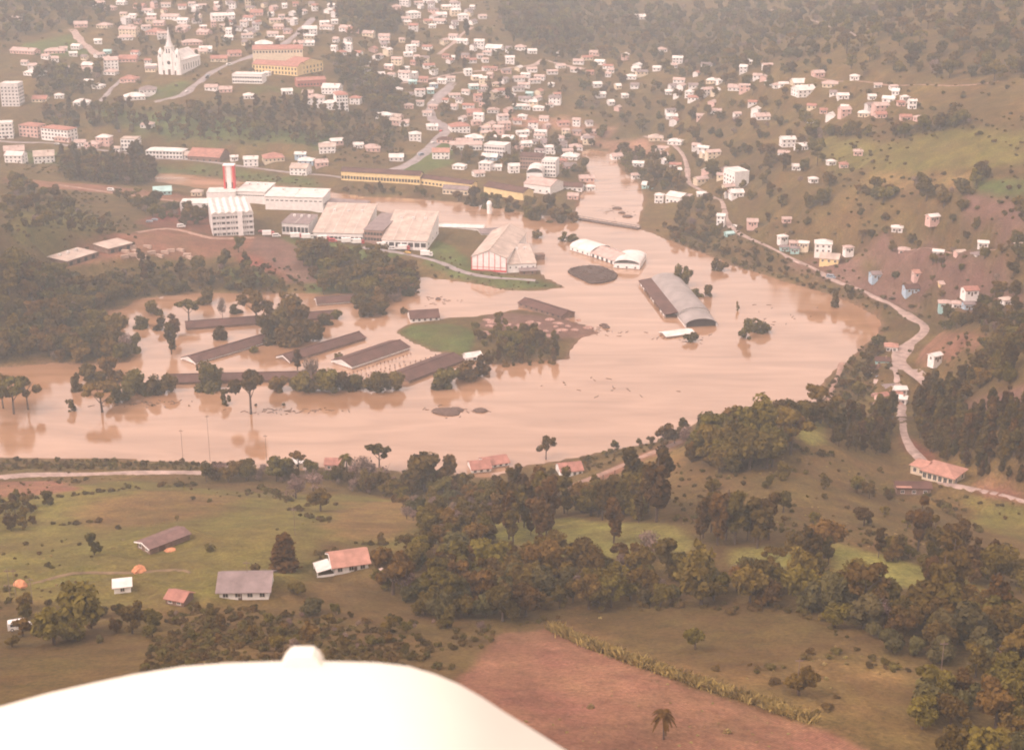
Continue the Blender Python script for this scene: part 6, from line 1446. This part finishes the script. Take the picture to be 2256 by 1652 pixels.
def scatter(name, pts, kinds, label, cat):
    """one mass of plants: points carrying size, turn and kind, instanced from the crowns and trunks of single trees"""
    me = bpy.data.meshes.new(name); me.vertices.add(len(pts)); me.vertices.foreach_set('co', np.array([p[:3] for p in pts], np.float32).ravel())
    for nm, ty, vals in (('sxy', 'FLOAT', [p[3] for p in pts]), ('sz', 'FLOAT', [p[4] for p in pts]), ('rz', 'FLOAT', [random.uniform(0, 6.283) for _ in pts]), ('idx', 'INT', [p[5] for p in pts])):
        me.attributes.new(nm, ty, 'POINT').data.foreach_set('value', vals)
    o = ob(name, me); tag(o, label, cat, kind='stuff')
    g = bpy.data.node_groups.new(name + '_nodes', 'GeometryNodeTree')
    g.interface.new_socket('Geometry', in_out='INPUT', socket_type='NodeSocketGeometry'); g.interface.new_socket('Geometry', in_out='OUTPUT', socket_type='NodeSocketGeometry')
    N, Lk = g.nodes, g.links; gi, go = N.new('NodeGroupInput'), N.new('NodeGroupOutput')
    def attr(nm, ty):
        a = N.new('GeometryNodeInputNamedAttribute'); a.data_type = ty; a.inputs['Name'].default_value = nm; return a.outputs['Attribute']
    rot = N.new('ShaderNodeCombineXYZ'); Lk.new(attr('rz', 'FLOAT'), rot.inputs['Z'])
    scl = N.new('ShaderNodeCombineXYZ'); s1 = attr('sxy', 'FLOAT'); Lk.new(s1, scl.inputs['X']); Lk.new(s1, scl.inputs['Y']); Lk.new(attr('sz', 'FLOAT'), scl.inputs['Z'])
    join = N.new('GeometryNodeJoinGeometry')
    for i, objs in enumerate(kinds):
        cmp = N.new('FunctionNodeCompare'); cmp.data_type = 'INT'; cmp.operation = 'EQUAL'; Lk.new(attr('idx', 'INT'), cmp.inputs[2]); cmp.inputs[3].default_value = i
        for src in objs:
            inf = N.new('GeometryNodeObjectInfo'); inf.transform_space = 'ORIGINAL'; inf.inputs['Object'].default_value = src; inf.inputs['As Instance'].default_value = True
            ip = N.new('GeometryNodeInstanceOnPoints'); Lk.new(gi.outputs[0], ip.inputs['Points']); Lk.new(cmp.outputs[0], ip.inputs['Selection'])
            Lk.new(inf.outputs['Geometry'], ip.inputs['Instance']); Lk.new(rot.outputs[0], ip.inputs['Rotation']); Lk.new(scl.outputs[0], ip.inputs['Scale'])
            Lk.new(ip.outputs[0], join.inputs[0])
    Lk.new(join.outputs[0], go.inputs[0])
    md = o.modifiers.new('scatter', 'NODES'); md.node_group = g
    return o
# one living example of every variant serves as the source
SRC, KEYS = [], []
for kd in ('broad', 'light', 'tall', 'cone', 'open', 'bare'):
    for v, (cr, tr, H, Wd) in enumerate(PROTO[kd]):
        c = next((o for o in bpy.data.objects if o.data == cr), None); t = next((o for o in bpy.data.objects if o.data == tr), None)
        if c and t: SRC.append((c, t)); KEYS.append(kd)
rest = [ALLT[i] for i in range(len(ALLT)) if i not in chosen]
bykd = {k: [i for i, q in enumerate(KEYS) if q == k] for k in set(KEYS)}
pts = [(t[0], t[1], t[2] - .2, t[4], t[5], random.choice(bykd.get(t[3]) or bykd['broad'])) for t in rest]
scatter('woodland', pts, SRC, 'far woods and crowded treetops beyond the single trees', 'woodland')

# undergrowth: bushes and dry tufts over the rough ground
bush_obs = []
for v, (cr, _, H, Wd) in enumerate(PROTO['bush']):
    u, vv = ((560, 1262), (930, 1165), (462, 1215))[v]; p = hit(u, vv)
    bush_obs.append(tag(ob('bush', cr, None, tuple(p), 0.3 * v), ('low green bush left of the conical pasture tree', 'low green bush on the slope above the red-roofed house', 'low green bush on the pasture right of the dark shed')[v], 'bush'))
tuft_obs = []
for v, (cr, _, H, Wd) in enumerate(PROTO['tuft']):
    p = hit(*((1300, 1560), (1600, 1615))[v]); tuft_obs.append(tag(ob('grass_tuft', cr, None, tuple(p)), ('dry grass tuft in the ploughed field left of the palm', 'dry grass tuft in the ploughed field right of the palm')[v], 'grass tuft'))
pts = []
def under(px, sp, sr, kinds, thr=-.12):
    P = np.array(gpoly(px)); x, y = grid_in(P, sp, trng)
    if not len(x): return
    k = clear_of(x, y, .4) & (waterdist(x, y) > .6); x, y = x[k], y[k]; z = height(x, y); dens = fbm(x, y, 45, 3)
    for a, b_, c, q in zip(x, y, z, dens):
        if q + random.uniform(-.25, .25) > thr:
            s = sr[0] + (sr[1] - sr[0]) * random.random() ** 1.8; pts.append((a, b_, c - .05, s, s * random.uniform(.6, 1.1), random.choice(kinds)))
B, T = (0, 1, 2), (3, 4)
for px, sp, sr, kd in (([(-40, 1025), (440, 1022), (1000, 1070), (1240, 1085), (1100, 1240), (640, 1330), (300, 1420), (-40, 1460)], 5.0, (.25, .75), B + T + T), ([(380, 1330), (1100, 1380), (1240, 1360), (1100, 1400), (1000, 1490), (300, 1490)], 2.3, (.3, .8), B),
        ([(1240, 1360), (1600, 1340), (1950, 1450), (2256, 1580), (2256, 1690), (1950, 1690), (1750, 1580), (1450, 1480)], 3.6, (.3, .8), B + T), ([(1000, 1480), (1230, 1400), (1700, 1580), (1900, 1690), (1050, 1690)], 5.0, (.2, .5), T),
        ([(1480, 1040), (1840, 1000), (1990, 1090), (2256, 1240), (2256, 1300), (1900, 1210), (1600, 1170), (1480, 1150)], 4.0, (.3, .8), B + T), ([(1240, 1080), (1500, 975), (1500, 1060), (1400, 1100)], 5, (.2, .5), T + B),
        ([(-40, 1012), (440, 1018), (440, 1036), (-40, 1040)], 3.2, (.4, .9), B), ([(1240, 1010), (1450, 975), (1510, 955), (1500, 968), (1300, 1040), (1200, 1050)], 3.6, (.4, 1.0), B),
        ([(2090, 870), (2280, 845), (2290, 930), (2120, 930)], 5, (.3, .7), B + T), ([(2060, 1060), (2280, 1110), (2280, 1220), (2150, 1190)], 5, (.3, .7), B + T), ([(1815, 880), (1850, 805), (1945, 715), (2030, 730), (1990, 880), (1900, 905)], 4.5, (.4, .9), B),
        ([(2040, 725), (2280, 690), (2290, 850), (2090, 850)], 4.5, (.4, 1.0), B), ([(1420, 510), (1600, 585), (1760, 640), (1930, 690), (2030, 715), (1900, 640), (1700, 548), (1600, 480)], 5, (.4, 1.0), B),
        ([(1620, 500), (1840, 470), (2260, 440), (2260, 690), (2040, 710), (1800, 590)], 7, (.5, 1.2), B), ([(1780, 290), (2260, 260), (2260, 440), (1850, 470)], 9, (.5, 1.2), B), ([(10, 400), (300, 440), (300, 540), (12, 590)], 7, (.5, 1.1), B),
        ([(180, 570), (600, 570), (730, 640), (560, 650), (300, 660)], 6, (.5, 1.1), B), ([(10, 330), (440, 372), (740, 405), (700, 415), (330, 392), (10, 380)], 7, (.4, .9), B), ([(100, 230), (900, 240), (960, 330), (860, 370), (400, 335), (60, 290)], 8, (.6, 1.3), B),
        ([(0, 0), (1300, 0), (1300, 280), (900, 300), (0, 240)], 17, (.7, 1.5), B), ([(1260, 0), (2256, 0), (2256, 260), (1780, 300), (1560, 420), (1260, 280)], 17, (.7, 1.5), B), ([(960, 560), (1240, 632), (1110, 640), (940, 612)], 7, (.3, .7), B), ([(870, 735), (1000, 702), (1330, 735), (1240, 795), (1000, 785)], 6, (.3, .8), B + T),
        ([(240, 880), (470, 885), (680, 895), (680, 905), (470, 897), (240, 895)], 5, (.2, .5), B)):
    if px[0] == (240, 880):
        P = np.array([atz(*q)[:2] for q in px]); x, y = grid_in(P, 6, trng)
        pts += [(a, b_, -.1, s, s, random.choice(B)) for a, b_ in zip(x, y) for s in (random.uniform(.2, .6),) if random.random() < .55]
    else: under(px, sp, sr, kd, .34 if kd == B + T + T else .24 if len(set(kd)) > 3 else -.12)
for line, wdt in (([(545, 1062), (600, 1085), (660, 1128), (720, 1150)], 2.2), ([(640, 1290), (760, 1205), (880, 1195), (1000, 1150), (1080, 1110)], 2.6), ([(1880, 1010), (1960, 1050), (2060, 1105), (2140, 1160), (2240, 1215)], 1.6), ([(-20, 1175), (100, 1160), (220, 1150)], 1.8), ([(-20, 1100), (130, 1095), (300, 1075), (430, 1070)], 2.4),
        ([(1740, 985), (1800, 1000), (1880, 1012)], 1.4), ([(1240, 1345), (1480, 1338), (1760, 1352), (1900, 1440), (2060, 1520)], 3.0)):
    P = smooth_line(gpoly(line), 1.1)
    for q in P:
        if fbm(np.array(q[0]), np.array(q[1]), 9, 2) < -.05: continue
        for _ in range(1):
            a, b_ = q + trng.normal(size=2) * wdt * .5; s = .25 + .6 * random.random() ** 1.6; pts.append((a, b_, float(height(a, b_)) - .1, s, s * random.uniform(.7, 1.2), random.choice(B)))
scatter('undergrowth', pts, [(o,) for o in bush_obs + tuft_obs], 'bushes and dry grass over the rough slopes and banks', 'undergrowth')

def flotsam():
    b = MB(); rng = random.Random(9)
    for u0, v0, su, sv, n in ((1000, 905, 90, 10, 30), (1330, 730, 60, 10, 26), (620, 905, 120, 8, 40), (960, 660, 60, 16, 20), (1360, 470, 30, 14, 26), (1500, 745, 60, 10, 18), (330, 890, 100, 8, 36), (1700, 700, 90, 40, 16), (1300, 860, 200, 30, 16)):
        for _ in range(n):
            p = atz(u0 + rng.gauss(0, su * .5), v0 + rng.gauss(0, sv * .5))
            if float(height(p[0], p[1])) > -.1: continue
            t, l = rng.uniform(0, 3.14), rng.uniform(.4, 1.9); b.tube((p[0] - l * math.cos(t), p[1] - l * math.sin(t), .05), (p[0] + l * math.cos(t), p[1] + l * math.sin(t), .1), .22, .12, 5)
    tag(b.ob('flotsam', [mat('wet_driftwood', (0.13, 0.08, 0.06))]), 'scattered sticks and flotsam drifting on the flood', 'flotsam', kind='stuff')
flotsam()

# cane hedge along the red field
def hedge():
    P = smooth_line(gpoly([(1212, 1384), (1290, 1420), (1400, 1462), (1500, 1496), (1610, 1532), (1700, 1562), (1790, 1590)]), 2.0); V, F = [], []; rng = np.random.default_rng(4)
    for _ in range(5200):
        i = rng.integers(0, len(P) - 1); q = P[i] + (P[i + 1] - P[i]) * rng.random() + rng.normal(size=2) * .75; z = float(height(q[0], q[1])); h = rng.uniform(1.0, 2.6); a = rng.uniform(0, 6.283); w = rng.uniform(.08, .2)
        d = np.array([math.cos(a), math.sin(a), 0]); ln = np.array([rng.normal() * .4, rng.normal() * .4, 0]); p = np.array([q[0], q[1], z - .1]); k = len(V)
        V += [p - d * w, p + d * w, p + ln + d * w * .7 + np.array([0, 0, h * .8]), p + ln * 1.9 + np.array([0, 0, h])]; F.append((k, k + 1, k + 2, k + 3))
    m = mat('dry_cane_leaves', (0.34, 0.25, 0.08), .9, .35, .3, col2=(.17, .115, .04))
    tag(ob('cane_hedge', fastmesh('cane_hedge', np.array(V), np.array(F), m)), 'strip of tall yellow cane along the red field', 'hedge', kind='stuff')
hedge()

# ------------------------------------------------------------------ the white nose of the aircraft the picture was taken from
def nose():
    yc = 2.7
    edge = [(-420, 1668), (-250, 1622), (-120, 1588), (0, 1556), (100, 1528), (200, 1505), (300, 1484), (400, 1468), (500, 1460), (620, 1456), (720, 1456), (830, 1459), (900, 1467), (960, 1485), (1010, 1506), (1060, 1534), (1110, 1567), (1170, 1604), (1250, 1654), (1330, 1710), (1390, 1770)]
    def pt(u, v, y):
        d = ray(u, v); return CAM + d * (y / d[1])
    prof = np.array([pt(u, v, yc) for u, v in edge]); c = prof[:, 0].mean(); zt = prof[:, 2].max()
    secs = []
    for y, sx, dz, flat in ((.9, 1.10, -.10, 1.0), (1.5, 1.07, -.03, 1.0), (2.1, 1.03, 0.0, 1.0), (2.7, 1.0, 0, 1.0), (3.0, .93, -.24, 1.05), (3.3, .78, -.52, 1.1), (3.5, .5, -.80, .9), (3.58, .2, -.95, .5)):
        top = [((q[0] - c) * sx + c, y, zt + (q[2] - zt) * flat + dz) for q in prof]
        bot = [(c + (.62 * sx) * math.cos(t), y, zt + dz - .62 * flat - .28 * math.sin(t)) for t in np.linspace(0, math.pi, 9)]
        secs.append(top + bot)
    n = len(secs[0]); V = [v for s in secs for v in s]; F = []
    for k in range(len(secs) - 1):
        for i in range(n): F.append((k * n + i, k * n + (i + 1) % n, (k + 1) * n + (i + 1) % n, (k + 1) * n + i))
    F.append(tuple(range(n))[::-1]); F.append(tuple((len(secs) - 1) * n + i for i in range(n)))
    paint = mat('white_aircraft_paint', (0.80, 0.765, 0.66), .5, .02, 3, spec=.3)
    o0 = np.array([c, 2.2, zt - .4]); root = bpy.data.objects.new('aircraft_nose', None); root.location = o0; COL.objects.link(root)
    tag(root, 'smooth white aircraft nose with a small raised block, filling the bottom left', 'aircraft')
    ob('cowling', mesh('cowling', [np.array(v) - o0 for v in V], F, paint, smooth=True), root)
    a, b_, e = pt(636, 1434, yc), pt(696, 1434, yc), pt(622, 1458, yc); f2 = pt(710, 1458, yc)
    m = MB(); m.prism([(e[0], e[2] - .05), (f2[0], f2[2] - .05), (f2[0], f2[2]), (b_[0] + .006, b_[2] - .012), (b_[0] - .006, b_[2]), (a[0] + .006, a[2]), (a[0] - .006, a[2] - .012), (e[0], e[2])], yc - .02, yc + .02, axis='y')
    m.V = [tuple(np.array(v) - o0) for v in m.V]; m.ob('vent_block', [paint], root)
nose()

# ------------------------------------------------------------------ the hazy air over the valley
def haze():
    m = bpy.data.materials.new('valley_haze'); m.use_nodes = True
    n, l = m.node_tree.nodes, m.node_tree.links
    n.remove(n['Principled BSDF']); v = n.new('ShaderNodeVolumePrincipled')
    v.inputs['Color'].default_value = (0.82, 0.945, 1.0, 1); v.inputs['Density'].default_value = HAZE; v.inputs['Anisotropy'].default_value = 0.15
    l.new(v.outputs[0], n['Material Output'].inputs['Volume'])
    zt = float(max(TZ.max(), 262)) + 30
    b = MB(); w = halfw(Y1) + 60; b.box(-w, w, -120, Y1 + 60, -8, zt); o = b.ob('haze', [m]); tag(o, kind='stuff'); o.display_type = 'WIRE'
HAZE = 0.00023
haze()

# ------------------------------------------------------------------ things that share a description are told apart by their place in the row
def fit(t):
    w = t.split()
    for drop in ('the', 'dark', 'small', 'broadleaf', 'dense', 'leafy', 'a'):
        while len(w) > 16 and drop in w: w.remove(drop)
    return ' '.join(w)
def unique_labels():
    by = {}
    for o in bpy.data.objects:
        if o.parent is None and o.get('label') and not o.get('kind'): by.setdefault(o['label'], []).append(o)
    NTH = ['leftmost', 'second from left', 'third from left', 'fourth from left', 'fifth from left', 'sixth from left', 'seventh from left', 'eighth from left', 'ninth from left', 'tenth from left', 'eleventh from left', 'twelfth from left']
    for lab, L in by.items():
        if len(L) < 2: continue
        uv = [project(np.array(o.location))[:2] for o in L]; uv = [(float(a[0]), float(b[0])) for a, b in uv]
        rows = max(1, math.ceil(len(L) / 10)); order = sorted(range(len(L)), key=lambda i: uv[i][1]); per = math.ceil(len(L) / rows)
        if rows == 1: names = ['']
        elif rows == 2: names = ['back row ', 'front row ']
        elif rows == 3: names = ['back row ', 'middle row ', 'front row ']
        else: names = ['backmost row ', 'second row ', 'third row ', 'fourth row ', 'fifth row ', 'sixth row ', 'seventh row ', 'eighth row '][:rows - 1] + ['front row ']
        for r in range(rows):
            for k, i in enumerate(sorted(order[r * per:(r + 1) * per], key=lambda i: uv[i][0])): L[i]['label'] = fit(f'{lab}, {names[r]}{NTH[k]}')
unique_labels()
